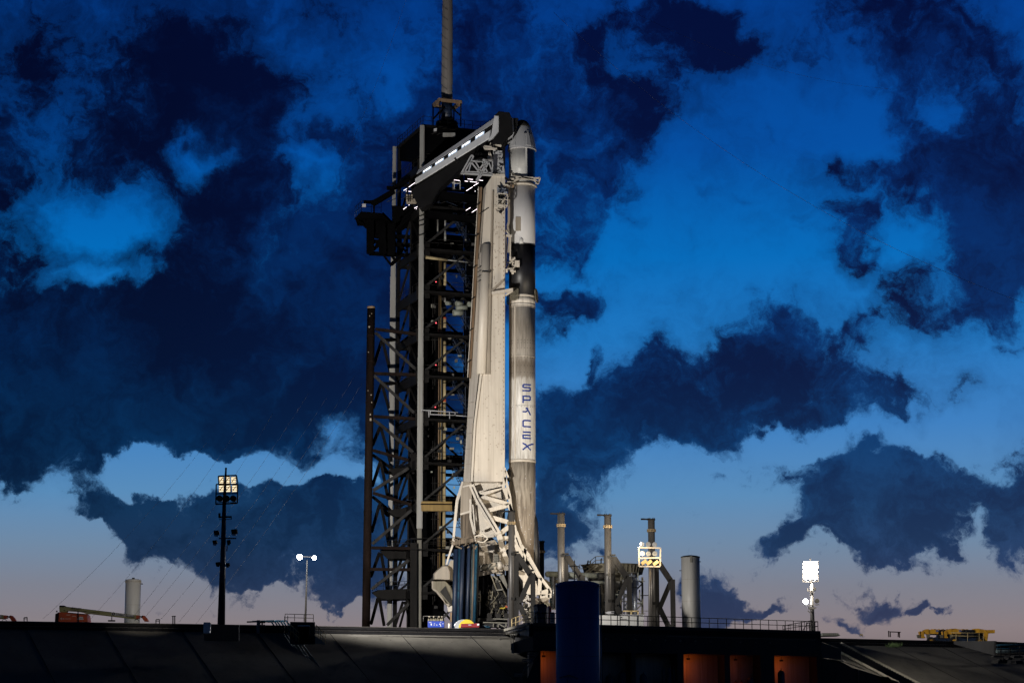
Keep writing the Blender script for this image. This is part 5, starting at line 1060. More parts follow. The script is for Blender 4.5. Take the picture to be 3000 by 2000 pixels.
for (a, b, c, d) in ((1870,1812,1880,1836),(1861,1812,1871,1836)): m.beam(P(a,b,249.6), P(c,d,249.6), .16)
m.build('stringer', 'rail', t)
for k in range(4): MB().beam(P(1863+k*2.4,1815+k*6,249.6), P(1871+k*2.4,1815+k*6,249.6), .12, .2).build('step', 'yellow', t)

# ================================================================ tanks
def tank(nm, x0, x1, yt, ysh, Y, mt, lab, zb=DZ, n=48):
    cx = (x0+x1)/2; zt = P(cx, yt, Y).z; zs_ = P(cx, ysh, Y).z; x = P(cx, (ysh+1830)/2, Y).x; r = (x1-x0)/2/F*(Y*cp + (zs_-CAMZ)*sp)
    t = thing(nm, lab, 'tank', (x, Y, zb)); pr = [(zb, r), (zs_-.02, r)]
    sh = MB().lathe(x, Y, [(zb, r), (zs_, r)], n).build('shell', mt, t)
    MB().lathe(x, Y, [(zs_+.002, r+.03), (zs_+.08, r+.03)] + [(zs_+.08 + (zt-zs_-.08)*math.sin(k*math.pi/16), (r)*math.cos(k*math.pi/16)) for k in range(1, 8)] + [(zt, .03)], n).build('domed_top', mt, t)
    return t, x, r, zs_, zt
t, x, r, a, b = tank('right_tank' if 0 else 'storage_tank', 1997, 2051, 1626, 1634, 300, 'tank', 'tall cream white tank with dark flat lid right of the braced posts')
MB().lathe(x, 300, [(a+.06, r+.06), (a+.2, r+.06), (a+.32, r*.75), (b+.05, .1)], 40).build('lid', 'dsteel', t)
MB().box((x, 300-r-.04, a-.25), (.35, .12, .9)).build('lifting_lug', 'conc', t, .03); MB().box((x+r-.05, 299.4, a-.55), (.3,.2,.12)).build('side_lug', 'kerb', t)
for y in (1670.5, 1706, 1742, 1779): z = P(1997,y,300).z; MB().beam((x-r-.28, 300, z), (x-r, 300, z), .10).build('pipe_bracket', 'kerb', t)
for f in (.25, .5, .75): MB().lathe(x, 300, [(12+(a-12)*f, r+.004), (12+(a-12)*f+.03, r+.004)], 40).build('weld_seam', 'shade', t)
t, x, r, a, b = tank('storage_tank', 366, 411, 1695, 1700, 300, 'tank', 'cream tank on the far left behind the boom lift')
MB().tube((x,300,b-.05), (x,300,b+.18), .2, 12).build('hatch', 'dsteel', t); MB().box((x+r+.1, 300, a-.45), (.35,.2,.12)).build('side_lug', 'kerb', t)
m = MB()
for k in range(24): an = k*math.pi/12; m.box((x + math.cos(an)*(r+.02), 300 + math.sin(an)*(r+.02), a-.2), (.06,.06,.25), an)
m.lathe(x, 300, [(a-.1, r+.03), (a-.04, r+.03)], 40); m.build('rim_band', 'shade', t)
for f in (.3, .62): MB().lathe(x, 300, [(12+(a-12)*f, r+.004), (12+(a-12)*f+.03, r+.004)], 40).build('weld_seam', 'shade', t)
t, x, r, a, b = tank('navy_tank', 1628.5, 1756, 1700, 1716, 140, 'navy', 'large dark navy blue tank standing in the foreground before the pad building', 0)
m = MB(); m.tube((x-.75,140-r-.02,4.4), (x-.75,140-r-.02,.2), .035, 6); m.build('sight_pipe', 'bluedark', t)
for dx, z in ((-1.25,4.55),(-.65,2.3)):
    m = MB(); m.beam((x+dx,140-r*.9,z-.05), (x+dx+.6,140-r*1.01,z+.12), .07, .12); m.beam((x+dx+.6,140-r*1.01,z+.12), (x+dx+1.2,140-r*.98,z-.1), .07, .12); m.build('bracket', 'bluedark', t)
MB().tube((x+.55,140-r*.6,a+.2), (x+.72,140-r*.78,a+.0), .16, 10).build('nozzle', 'bluedark', t)
for an in (-158, -100, -22): q = Vector((x + math.cos(R(an))*(r+.02), 140 + math.sin(R(an))*(r+.02), a)); MB().box(q, (.1,.1,.14)).build('lifting_lug', 'steel', t)
MB().lathe(x, 140, [(a-.12, r+.012), (a-.06, r+.012)], 48).build('rim_band', 'navy', t)
for z in (3.4, 5.9, 8.4): MB().lathe(x, 140, [(z, r+.003), (z+.02, r+.003)], 48).build('weld_seam', 'bluedark', t)
m = MB(); m.tube((x+r+.06,139.6,0), (x+r+.06,139.6,a-.1), .03, 6); m.build('edge_pipe', 'foil', t)

# ================================================================ round khaki structure with pipes
HP = thing('round_hopper', 'round khaki steel hopper on lattice legs with stairs and a walkway', 'structure', (P(1800,1700,305).x, 305, DZ))
hx, hy = P(1796,1700,308).x, 308.0; hz = lambda y: P(1796, y, hy-4).z
MB().lathe(hx, hy, [(hz(1700), 2.9), (hz(1672), 4.2), (hz(1653), 4.55), (hz(1651), 4.55)], 44).build('hopper_bowl', 'hopper', HP)
MB().lathe(hx, hy, [(hz(1650.8), 4.7), (hz(1649), 4.7)], 44).build('rim', 'hopper', HP); MB().lathe(hx, hy, [(hz(1676), 4.36), (hz(1673.5), 4.36)], 44).build('mid_ring', 'conc', HP)
for k in range(22): an = math.radians(190 + k*8); MB().beam((hx + math.cos(an)*4.6, hy + math.sin(an)*4.6, hz(1651)), (hx + math.cos(an)*4.3, hy + math.sin(an)*4.3, hz(1673)), .12, .3).build('rib', 'hopper', HP)
MB().lathe(hx, hy, [(hz(1722), 1.9), (hz(1700), 2.9)], 36).build('hopper_cone', 'conc', HP)
MB().lathe(hx-.8, hy, [(DZ, 1.8), (hz(1722), 1.9)], 30).build('core_column', 'hopper', HP)
lp = [(1763,302),(1775,311),(1819,302),(1853,304),(1882,306)]
for px, Y in lp: MB().beam(P(px,1842,Y), P(px,1690,Y), .28, .28, (0,1,0)).build('leg', 'hopper', HP)
for (a, b, c, d) in ((1763,1740,1819,1790),(1763,1790,1819,1740),(1763,1758,1775,1740),(1819,1758,1853,1730),(1853,1738,1882,1708),(1853,1740,1882,1764),(1872,1700,1884,1709),(1853,1765,1882,1768),(1763,1759,1853,1761),(1763,1770,1800,1805),(1763,1739,1853,1741),(1853,1795,1882,1768),(1819,1795,1853,1765),(1765,1800,1800,1838)): MB().beam(P(a,b,303), P(c,d,303), .2).build('cross_brace', 'conc', HP)
rr = random.Random(23)
for i in range(60):
    a = P(rr.uniform(1700,1880), rr.uniform(1670,1830), rr.uniform(299,303)); d = rr.choice([Vector((rr.uniform(.5,2),0,0)), Vector((0,0,rr.uniform(.5,2)))]); MB().beam(a, a+d, rr.uniform(.06,.18)).build('small_steelwork', rr.choice(['hopper','conc','dsteel','gpipe']), HP)
m = MB(); rail(m, [P(1697,1676,300), P(1716,1676,300), P(1745,1652,300), P(1770,1650,300)], 1.1, 1.0, .05); m.build('walkway_railing', 'hopper', HP)
for o in (0, 7): MB().beam(P(1712+o,1680,300), P(1744+o,1655,300), .3, .8).build('stair_stringer', 'hopper', HP)
MB().prism([(1700,1677),(1772,1673),(1772,1680),(1700,1682)], 299.5, 3).build('walkway', 'hopper', HP)
MB().prism([(1716,1658),(1744,1650),(1772,1649),(1772,1672),(1745,1672),(1725,1664)], 301, 2).build('stair_block', 'hopper', HP)
for x, y in ((1722,1655),(1761,1649)): m = MB(); m.path([P(x,y,300), P(x,y-13,300), P(x+3,y-13,300)], .1, 6); m.build('lamp_stalk', 'kerb', HP)
PR = thing('pipe_rack', 'greenish grey pipes on bent pipe supports behind the navy tank', 'pipes', (P(1620,1800,290).x, 290, DZ))
MB().tube(P(1605,1681,290), P(1775,1687,292), .42, 16).build('main_pipe', 'gpipe', PR); MB().ball(P(1605,1681,290), .42).build('pipe_end', 'gpipe', PR)
MB().tube(P(1617,1690,290.5), P(1775,1694,292), .24, 12).build('second_pipe', 'foil', PR); MB().tube(P(1700,1701,290.5), P(1772,1697,292), .22, 12).build('second_pipe', 'dsteel', PR)
MB().tube(P(1725,1707,290.5), P(1775,1704,292), .26, 12).build('second_pipe', 'gpipe', PR)
MB().tube(P(1752,1686.3,289.8), P(1774,1687,290), .5, 14).build('pipe_sleeve', 'dsteel', PR)
for x in (1613, 1620.5, 1625): MB().tube(P(x,1688,289.5), P(x-.5 if x > 1614 else x+.5,1782,289.5), .16 if x != 1620.5 else .2, 10).build('down_pipe', 'foil' if x == 1620.5 else 'steel', PR)
m = MB(); m.path([P(1612,1690,289.4)] + [P(1613+3.5*(1 if k % 2 else -.2), 1700+k*14, 289.4) for k in range(6)] + [P(1614,1782,289.4)], .12, 8); m.build('wavy_hose', 'bluepale', PR)
MB().beam(P(1608,1782,289.5), P(1628,1783,289.5), .2, .3).build('support_shelf', 'cream', PR)
MB().tube(P(1626,1702,290), P(1636,1702,290), .3, 10).build('flange_pipe', 'hopper', PR)
MB().beam(P(1715,1690,290), P(1722,1706,290), .3, .4).build('pipe_saddle', 'foil', PR)
SP = thing('silver_bent_pipe', 'silver insulated pipe with a bent top descending beside a pale lattice support', 'pipe', (P(1860,1800,292).x, 292, DZ))
m = MB(); m.path([P(1842,1690,292), P(1848,1685,292), P(1853,1685,292), P(1858,1691,292), P(1860,1700,292), P(1860,1842,292)], .34, 16); m.build('pipe', 'foil', SP)
for y in (1720, 1760, 1800): q = P(1860,y,292); MB().tube(q, q+UZ*.1, .38, 16).build('band', 'steel', SP)
for x in (1828, 1842): MB().beam(P(x,1706,291.5), P(x,1842,291.5), .24, .24, (0,1,0)).build('lattice_post', 'foil', SP)
for (a, b, c, d) in ((1826,1702,1843,1712),(1829,1728,1842,1714),(1829,1740,1842,1753),(1829,1776,1842,1757),(1829,1780,1842,1790),(1829,1728,1829,1729),(1824,1697,1828,1706)): MB().beam(P(a,b,291.5), P(c,d,291.5), .2).build('lattice_bar', 'foil', SP)
# small roofed arm right of the first rear post
t = thing('davit_arm', 'thin dark davit with an outrigger arm beside the post behind the navy tank', 'davit', P(1683,1700,262))
m = MB(); m.beam(P(1667,1659,264), P(1683,1656,264), .12, .5); m.beam(P(1683,1656,264), P(1700,1660,264), .12, .5); m.build('arm', 'kerb', t); MB().tube(P(1683,1640,264), P(1683,1842,264), .08, 6).build('pole', 'kerb', t)
MB().beam(P(1684,1672,264), P(1699,1697,264), .16).build('stay', 'kerb', t); MB().beam(P(1676,1672,264), P(1684,1671,264), .1).build('bracket', 'kerb', t)

# ================================================================ floodlight masts
def floodhead(mb, c, w, h, d=.35): mb.box(c, (w, d, h))
LM = thing('tall_floodlight_mast', 'tall dark floodlight mast on the left with a rack of lamps lit from behind', 'mast', P(648,1835,216))
b0 = P(648,1833,216); tp = P(662,1372,216)
MB().tube(b0, P(657,1476,216), .40, 20, .20).build('pole', 'bluedark', LM); MB().tube(P(657,1476,216), tp, .2, 12, .09).build('pole_top', 'bluedark', LM); MB().ball(tp, .12).build('finial', 'dsteel', LM)
zm = vw(560, 1340, 3.015)
m = MB()
for (a, b, c, d) in ((222,235,412,232),(222,235,218,412),(412,232,408,402),(218,412,408,402),(225,318,410,316),(240,163,245,232),(400,155,412,225),(240,163,400,155)): m.beam(P(*zm(a,b),215.8), P(*zm(c,d),215.8), .12)
m.build('rack_frame', 'kerb', LM)
for i in range(3):
    for j in range(2):
        x = (240+i*55) if j == 0 else (243+i*58); y = 165 if j == 0 else 240; q = [zm(x,y),zm(x+46,y-2),zm(x+48,y+62),zm(x+2,y+64)]
        f = MB().prism(q, 216.05, .35).build('flood_lamp', 'rail', LM, .03)
        for k in range(4): MB().prism([(q[0][0]+1, q[0][1]+3+k*5),(q[1][0]-1, q[1][1]+3+k*5),(q[1][0]-1, q[1][1]+5+k*5),(q[0][0]+1, q[0][1]+5+k*5)], 215.98, .05).build('glowing_fin', 'floodw', f)  # fins emit, standing in for warm light falling on the lamp backs
        MB().beam(P(q[0][0]+2,q[0][1]+18,215.95), P(q[1][0]-2,q[1][1]+4,215.95), .06, .06).build('yoke', 'kerb', f)
for i in range(3):
    c = P(*zm(252+i*60,360),215.9); m = MB(); m.tube(c + Vector((0,-.25,0)), c + Vector((0,.35,0)), .32, 14); l_ = m.build('round_lamp', 'kerb', LM); MB().tube(c + Vector((-.05,.36,0)), c + Vector((-.05,.40,0)), .28, 14).build('lens', 'foil', l_)
    MB().beam(c + Vector((-.3,0,-.45)), c + Vector((.3,0,-.4)), .08, .1).build('lamp_foot', 'steel', l_)
for (a, b, c, d, w) in ((245,525,358,522,.18),(250,490,250,530,.2),(245,545,355,545,.06),(245,712,398,712,.12),(355,520,355,545,.08)): MB().beam(P(*zm(a,b),215.9), P(*zm(c,d),215.9), w).build('cross_arm', 'kerb', LM)
for (x, y, w, h, mt) in ((222,665,50,42,'dsteel'),(208,748,42,36,'dsteel'),(380,655,58,44,'kerb'),(330,745,34,36,'kerb'),(236,938,44,30,'kerb'),(322,945,36,30,'kerb')):
    f = MB().prism([zm(x-w/2,y-h/2),zm(x+w*.4,y-h*.6),zm(x+w/2,y+h*.3),zm(x-w*.4,y+h/2)], 215.8, .5).build('side_lamp', mt, LM, .04)
    MB().beam(P(*zm(x-w*.3,y+h*.6),215.7), P(*zm(x+w*.3,y+h*.6),215.7), .14).build('lamp_bracket', 'whiteink' if mt == 'dsteel' or x == 380 else 'kerb', f)
MB().beam(P(*zm(320,775),215.7), P(*zm(314,825),215.7), .12, .1).build('pull_rod', 'whiteink', LM)
# twin lamp
TL = thing('twin_lamp_post', 'slim street lamp post with two blazing white lamp heads behind the bunker', 'lamp post', P(896,1838,250))
q = P(894,1840,250); tp = P(898,1640,250); MB().tube(Vector((q.x,250,DZ)), Vector((q.x+.1,250,tp.z)), .13, 12, .08).build('pole', 'dsteel', TL)
LH = [P(878,1631,249.6), P(920.5,1633,249.6)]
MB().beam(P(880,1629,250), P(918,1631,250), .08).build('cross_arm', 'dsteel', TL)
for i, c in enumerate(LH):
    h = MB().box(c + Vector((0,.25,.05)), (.55,.4,.4)).build('lamp_head', 'dsteel', TL, .05); MB().ball(c, .30 if i == 0 else .24, 14).build('lens', 'floodcool', h)
    bulb('twin_lamp_light', c + Vector((0,-.6,-.1)), 350, (.9,.95,1), .3)
# middle floodlight rack
ML = thing('warm_floodlight_mast', 'pale mast with a golden glowing rack of round floodlights before the rightmost braced post', 'mast', (P(1905,1800,262).x, 262, DZ))
q = P(1905,1840,262); MB().tube(Vector((q.x,262,DZ)), P(1904.5,1600,262), .28, 16, .16).build('pole', 'steel', ML)
za = vw(1560, 1450, 3.92)
fr = MB()
for (a, b, c, d) in ((1220,600,1470,605),(1220,600,1225,815),(1470,605,1465,815),(1225,815,1465,818),(1225,722,1470,718)): fr.beam(P(*za(a,b),261.5), P(*za(c,d),261.5), .17, .17)
fr.build('rack_frame', 'cream2', ML)
for (x, y) in ((1257,563),(1328,563),(1402,566),(1262,668),(1330,672),(1404,670)):
    c = P(*za(x,y),261.4); f = MB().tube(c + Vector((0,-.1,0)), c + Vector((0,.3,0)), .30, 18, .22).build('round_lamp', 'steel', ML); m = MB(); m.tube(c + Vector((0,-.13,0)), c + Vector((0,-.10,0)), .31, 18); m.build('glass_back', 'foil', f); MB().tube(c + Vector((0,.31,0)), c + Vector((0,.34,0)), .22, 16).build('lens', 'floodw', f)
for (x, y) in ((1280,770),(1338,775),(1415,780)): c = P(*za(x,y),261.4); f = MB().beam(c + Vector((-.3,0,-.2)), c + Vector((.3,0,.25)), .4, .5).build('tilted_lamp', 'rail', ML)
bulb('rack_glow', P(1880,1620,260.3), 170, (1,.72,.35), .4); bulb('rack_glow', P(1925,1640,260.3), 170, (1,.72,.35), .4)
# right floodlight mast
RM = thing('blazing_floodlight_mast', 'right hand mast with a white blazing panel of floodlights', 'mast', (P(2378,1800,262).x, 262, DZ))
q = P(2381,1842,262); MB().tube(Vector((q.x,262,DZ-.5)), P(2377,1700,262), .30, 16, .20).build('pole', 'steel', RM); MB().tube(P(2377,1700,262), P(2373.5,1634,262), .15, 10, .06).build('pole_top', 'steel', RM)
m = MB()
for (a, b, c, d) in ((2353,1644,2353,1703),(2396,1644,2396,1703),(2353,1703,2396,1702),(2353,1684,2396,1684)): m.beam(P(a,b,261.8), P(c,d,261.8), .12)
m.build('rack_frame', 'steel', RM)
for i in range(3):
    for j in range(3):
        x, y = 2360+i*14.2, 1650+j*13; c = P(x,y,261.6)
        f = MB().box(c + Vector((0,.2,0)), (.58,.3,.52)).build('flood_lamp', 'steel', RM, .03); MB().tube(c + Vector((0,.0,0)), c + Vector((0,.05,0)), .27, 16).build('lens', 'flood', f)
    c = P(2360+i*14.2,1691,261.6); f = MB().tube(c + Vector((0,.05,0)), c + Vector((0,.3,0)), .25, 14).build('round_lamp', 'steel', RM); MB().tube(c, c + Vector((0,.04,0)), .24, 14).build('lens', 'flood', f)
z7 = zb
for (a, b, c, d, w) in ((2070,435,2150,432,.14),(2070,410,2070,440,.12),(2090,452,2140,452,.06),(2035,578,2180,572,.10)): MB().beam(P(*z7(a,b),261.7), P(*z7(c,d),261.7), w).build('cross_arm', 'steel', RM)
c = P(*z7(2050,540),261.6); MB().ball(c, .30, 14).build('small_lamp', 'floodcool', RM)
for (x, y, r_) in ((2138,415,.2),(2163,535,.3)): c = P(*z7(x,y),261.6); MB().tube(c, c + Vector((0,.3,0)), r_, 12).build('round_lamp', 'dsteel', RM)
MB().beam(P(*z7(2150,575),261.6), P(*z7(2182,575),261.6), .08).build('lamp_bracket', 'steel', RM)
f = MB(); f.prism([z7(2080,590),z7(2165,600),z7(2140,615),z7(2082,618)], 261.5, .5); f.build('tilted_lamp', 'steel', RM); MB().beam(P(*z7(2070,630),261.5), P(*z7(2100,655),261.5), .1).build('camera', 'steel', RM)

# ================================================================ boom lifts on the left
def boomlift(dx, full=True):
    X = lambda x: x + dx; zz_ = vw(140+dx, 1750, 7.35); Y = 240
    t = thing('boom_lift', 'orange and cream boom lift parked on the deck, its long boom bearing a rental banner' if full else 'second boom lift cut off by the left picture edge, only its boom end showing', 'boom lift', P(200+dx,1830,Y), 'boom lifts on the left deck')
    pr = lambda nm, pts, mt, Yq, th, par=t, bev=.03: MB().prism([zz_(*p) for p in pts], Yq, th).build(nm, mt, par, bev)
    pr('chassis', [(240,310),(480,318),(800,345),(840,370),(862,520),(230,520)], 'orange', Y, 2.0)
    pr('counterweight', [(160,350),(240,305),(250,520),(150,520)], 'kerb', Y+.1, 1.9)
    pr('chassis_hood', [(460,316),(800,350),(790,365),(460,330)], 'kerb', Y-.05, 2.1)
    for x in (300, 760): c = P(*zz_(x,560), Y+.1); w = MB().tube(c, c + Vector((0,.35,0)), .5, 20).build('wheel', 'rubber', t); MB().tube(c + Vector((0,-.03,0)), c + Vector((0,-.001,0)), .25, 14).build('rim', 'white', w)
    bm = pr('boom', [(245,180),(265,165),(330,165),(360,185),(1900,372),(1900,455),(1780,450),(900,345),(830,352),(765,318),(640,300),(415,285),(400,310),(250,305)], 'olive', Y+.5, .8)
    pr('boom_slot', [(490,262),(520,258),(1130,322),(1125,332),(500,268)], 'kerb', Y+.47, .03, bm, 0); pr('boom_cap', [(245,178),(265,163),(340,163),(375,187),(330,200),(262,195)], 'kerb', Y+.45, .9, bm, 0)
    pr('boom_edge', [(360,185),(1380,312),(1380,318),(360,192)], 'kerb', Y+.48, .03, bm, 0); pr('pin', [(340,265),(375,265),(375,285),(340,285)], 'kerb', Y+.46, .03, bm, 0)
    pr('boom_underside', [(415,265),(700,295),(1380,395),(1380,400),(700,305),(415,285)], 'shade', Y+.47, .03, bm, 0)
    pr('banner', [(1372,312),(1852,375),(1850,425),(1370,370)], 'whiteink', Y+.44, .05, bm, 0)
    a = P(*zz_(1460,352), Y+.42); b = P(*zz_(1830,402), Y+.42); ang = math.atan2(b.z-a.z, b.x-a.x); rot = Matrix.Rotation(-ang, 3, 'Y') @ Matrix.Rotation(math.pi/2, 3, 'X')
    if full:
        text_mesh('banner_text', 'United Rentals', .36, a - Vector((0,0,.10)), rot, 'blackink', bm, .25, .008, .006)
        c = P(*zz_(1415,345), Y+.42); m = MB(); m.tube(c, c + Vector((0,.01,0)), .18, 18); m.build('banner_emblem', 'blackink', bm); m = MB(); m.prism([zz_(1407,332),zz_(1424,334),zz_(1422,358),zz_(1408,356)], Y+.40, .01); m.build('banner_emblem_bar', 'whiteink', bm)
        text_mesh('boom_text', 'JLG LIFT', .30, P(*zz_(505,236), Y+.47), rot, 'blackink', bm, .3, .008, .008)
        for (x, y, w, h) in ((400,360,90,14),(525,388,80,12),(275,430,26,36),(320,438,30,20),(370,445,120,12),(625,450,40,20)): pr('decal', [(x,y),(x+w,y+4),(x+w,y+h),(x,y+h)], 'whiteink' if x in (275,320,625) else 'cream', Y-.04, .03, t, 0)
        pr('white_decal', [(640,430),(700,410),(755,410),(770,470),(640,470)], 'whiteink', Y-.04, .03, t, 0); pr('decal_lines', [(680,440),(750,438),(750,444),(680,446)], 'blackink', Y-.06, .03, t, 0)
    pr('jib_knuckle', [(1900,372),(1970,378),(1972,440),(1900,455)], 'orange', Y+.5, .7); pr('jib_link', [(1965,385),(2010,395),(2045,375),(2065,390),(2030,440),(1970,400)], 'kerb', Y+.5, .6)
    pr('jib', [(2045,378),(2075,382),(2130,440),(2170,510),(2080,510),(2020,420)], 'orange', Y+.5, .6); m = MB(); m.path([P(*zz_(1870,500),Y+.5), P(*zz_(1885,465),Y+.5), P(*zz_(1930,460),Y+.5), P(*zz_(1975,500),Y+.5)], .03, 5); m.build('hose', 'kerb', t)
    m = MB(); m.beam(P(*zz_(650,280),Y-.1), P(*zz_(660,520),Y-.1), .1); m.build('beacon_post', 'kerb', t); m = MB(); m.tube(P(*zz_(195,310),Y+.6), P(*zz_(195,275),Y+.6), .08, 8); m.build('beacon', 'kerb', t)
    return t
boomlift(0); boomlift(-388, False)
t = thing('boom_rest_stand', 'thin black stand touching the middle of the boom', 'stand', P(328,1818,226)); MB().beam(P(327.5,1803,226), P(327.5,1818,226), .08).build('upright', 'kerb', t); MB().prism([(316,1815),(336,1815),(336,1819),(316,1819)], 226, .4).build('foot', 'kerb', t, .02)
# little kerb fixtures
for (x, y, w, h, lb) in ((75,1806,9,9,'small black pipe loop on the kerb at the far left'),(462,1812,10,10,'small black pipe loop on the kerb right of the boom lift')):
    Y = 223; t = thing('pipe_loop', lb, 'pipe', P(x, y+h+4, Y)); m = MB(); m.path([P(x-w/2,y+h+4,Y), P(x-w/2,y+2,Y), P(x+w/2,y+1,Y), P(x+w/2,y+h+4,Y)], .05, 6); m.build('loop', 'kerb', t); MB().beam(P(x-w*.7,y+h*.6,Y), P(x+w*.6,y+h*.6,Y), .06).build('crossbar', 'kerb', t)
t = thing('twin_stub_pipes', 'pair of short vertical pipes with a cap bar left of the tall mast', 'pipe', P(509,1832,222))
for x in (506.5, 512): MB().tube(P(x,1832,222), P(x,1804,222), .06, 6).build('stub', 'kerb', t)
MB().beam(P(503,1804,222), P(515,1803.5,222), .08).build('cap_bar', 'kerb', t)
# ================================================================ telehandlers on the right
def handler(dx, Y, lab, fullx=True):
    t = thing('telehandler', lab, 'telehandler', P(2700+dx,1880,Y), 'yellow telehandlers on the right deck'); ze = lambda x, y: (2660 + dx + x/9.046, 1820 + y/9.05)
    pr = lambda nm, pts, mt, Yq=Y, th=1.4, par=t, bev=.03: MB().prism([ze(*p) for p in pts], Yq, th).build(nm, mt, par, bev)
    pr('fork_carriage', [(320,252),(420,258),(440,310),(430,380),(465,410),(460,432),(345,430)], 'amber'); pr('carriage_edge', [(318,252),(340,252),(352,432),(335,430)], 'dsteel', Y-.05, .05)
    pr('attachment', [(252,345),(330,352),(345,432),(275,430)], 'hopper', Y+.1, .8); pr('coupler', [(400,230),(470,200),(555,192),(560,335),(490,330),(450,300)], 'amber', Y+.1, .8)
    b = pr('boom', [(555,208),(830,205),(1250,215),(1700,215),(1700,300),(810,325),(560,322)], 'amber', Y+.2, .7); pr('boom_stripe', [(600,320),(1260,345),(1260,365),(600,345)], 'kerb', Y+.25, .6)
    pr('white_banner', [(740,225),(860,222),(1040,228),(1040,240),(860,238),(855,262),(740,262)], 'whiteink', Y+.15, .04, b, 0)
    for (x, r_) in ((770,.16),): c = P(*ze(x,243),Y+.12); MB().tube(c, c + Vector((0,.02,0)), r_, 16).build('banner_emblem', 'letter', b); MB().tube(c + Vector((0,-.02,0)), c + Vector((0,-.001,0)), r_*.45, 12).build('emblem_hole', 'whiteink', b)
    pr('banner_mark', [(798,235),(818,235),(822,250),(818,260),(800,258)], 'letter', Y+.12, .02, b, 0)
    c = pr('cab', [(830,215),(1150,210),(1160,430),(800,445),(790,380),(810,300)], 'glassd', Y-.1, 1.3); pr('cab_frame', [(925,215),(940,215),(945,340),(930,340)], 'steel', Y-.14, .05, c, 0); pr('cab_frame', [(810,325),(1150,322),(1150,335),(810,338)], 'dsteel', Y-.14, .05, c, 0)
    pr('hood', [(650,440),(740,405),(800,400),(1200,400),(1200,520),(650,520)], 'bluedark'); pr('body', [(1150,300),(1380,290),(1420,520),(1150,520)], 'kerb', Y+.1, 1.4)
    pr('boom_pivot', [(1130,185),(1280,180),(1300,160+30),(1440,210),(1530,300),(1500,520),(1260,520),(1240,300),(1140,300)], 'amber', Y+.1, 1.1); pr('lift_link', [(505,330),(590,335),(585,440),(515,440)], 'hopper', Y+.2, .6)
    for x in (620, 1300): q = P(*ze(x,520),Y-.1); w = MB().tube(q, q + Vector((0,.45,0)), .62, 22).build('wheel', 'rubber', t); MB().tube(q + Vector((0,-.03,0)), q + Vector((0,-.001,0)), .28, 14).build('rim', 'amber', w)
    rr = random.Random(int(dx)+50)
    for i in range(9): x = rr.uniform(560,1280); m = MB(); m.prism([ze(x,196),ze(x+rr.uniform(15,60),194),ze(x+60,212),ze(x,212)], Y+.3, .5); m.build('boom_fitting', 'amber', t)
    return t
handler(0, 293, 'yellow telehandler at left of the pair, fork carriage raised beyond the kerb')
handler(67, 289, 'yellow telehandler nearest the kerb, right one of the pair, behind a cream railing')
t = tag(MB().prism([(2846,1845),(2884,1843),(2891,1861),(2890,1880),(2840,1880),(2835,1862)], 290, 1.6).build('engine_cover', 'amber', None, .05), 'rounded yellow engine cover at the right end of the telehandlers', 'cover')
bpy.data.objects.remove(t) if False else None
m = MB(); rail(m, [P(2801,1871,275.5), P(2882,1874,275.5)], 0, 1) if False else None
m = MB()
for y0, y1 in ((1852,1853.5),(1861,1862.5)): m.tube(P(2786,y0,286), P(2881,y1,286), .05, 6)
for x in (2801, 2835, 2869, 2881): m.tube(P(x,1884,286), P(x,1852,286), .055, 6)
tag(m.build('cream_railing', 'rail'), 'cream pipe railing standing in front of the right telehandler', 'railing')
t = thing('pipe_gate_frame', 'small rusty pipe gate frame on the right kerb', 'frame', P(2620,1878,274)); m = MB()
for (a, b, c, d) in ((303,828,307,890),(320,838,322,890),(410,840,412,895),(400,838,398,890),(312,838,422,842)): m.beam(P(*[v0 for v0 in zr(a+715,b)],274), P(*[v0 for v0 in zr(c+715,d)],274), .12)
m.build('gate_bars', 'rust', t)
t = thing('kerb_ladder_top', 'tiny orange ladder top poking over the right kerb', 'ladder', P(2523,1868,280)); m = MB()
for (a, b, c, d) in ((736,862,738,882),(762,862,765,884),(736,862,762,862),(738,872,764,874),(742,862,765,884)): m.beam(P(*zr(a,b),279), P(*zr(c,d),279), .08)
m.build('ladder_rails', 'rail', t)
# low rounded roof behind the right kerb
t = thing('low_vaulted_roof', 'low pale vaulted roof just right of the pad building', 'roof', P(2435,1860,296)); MB().prism([zr(360,850),zr(520,850),zr(548,876),zr(360,880)], 296, 4).build('vault', 'gpipe', t, .1)
for k in range(8): MB().prism([zr(370+k*20,850),zr(374+k*20,850),zr(376+k*20,876),zr(372+k*20,876)], 295.9, .1).build('rib', 'conc', t)
# stair trench on the right slope
def rs(u, v, off=0):   # u metres along the edge from E4, v metres down the slope
    d = (E5-E4).normalized(); p = E4 + d*u + NR*v; return Vector((p.x, p.y, 11.15*(1-v/26) + off))
st = thing('slope_stairway', 'dark stairway descending the right concrete slope beside the pad building', 'stairs', tuple(rs(1.5, 13)))
MB().hull([rs(.6,.2,.02), rs(3.2,.2,.02), rs(3.2,25,.02), rs(.6,25,.02)], [rs(.6,.2,.10), rs(3.2,.2,.10), rs(3.2,25,.10), rs(.6,25,.10)]).build('stair_bed', 'kerb', st)
for u in (.3, 3.4): MB().beam(rs(u,0,.2), rs(u,25,.2), .3, .45).build('side_curb', 'conc', st)
for k in range(60): MB().beam(rs(.7,k*.41,.16), rs(3.1,k*.41,.16), .22, .1).build('stair_tread', 'conc_dark', st)
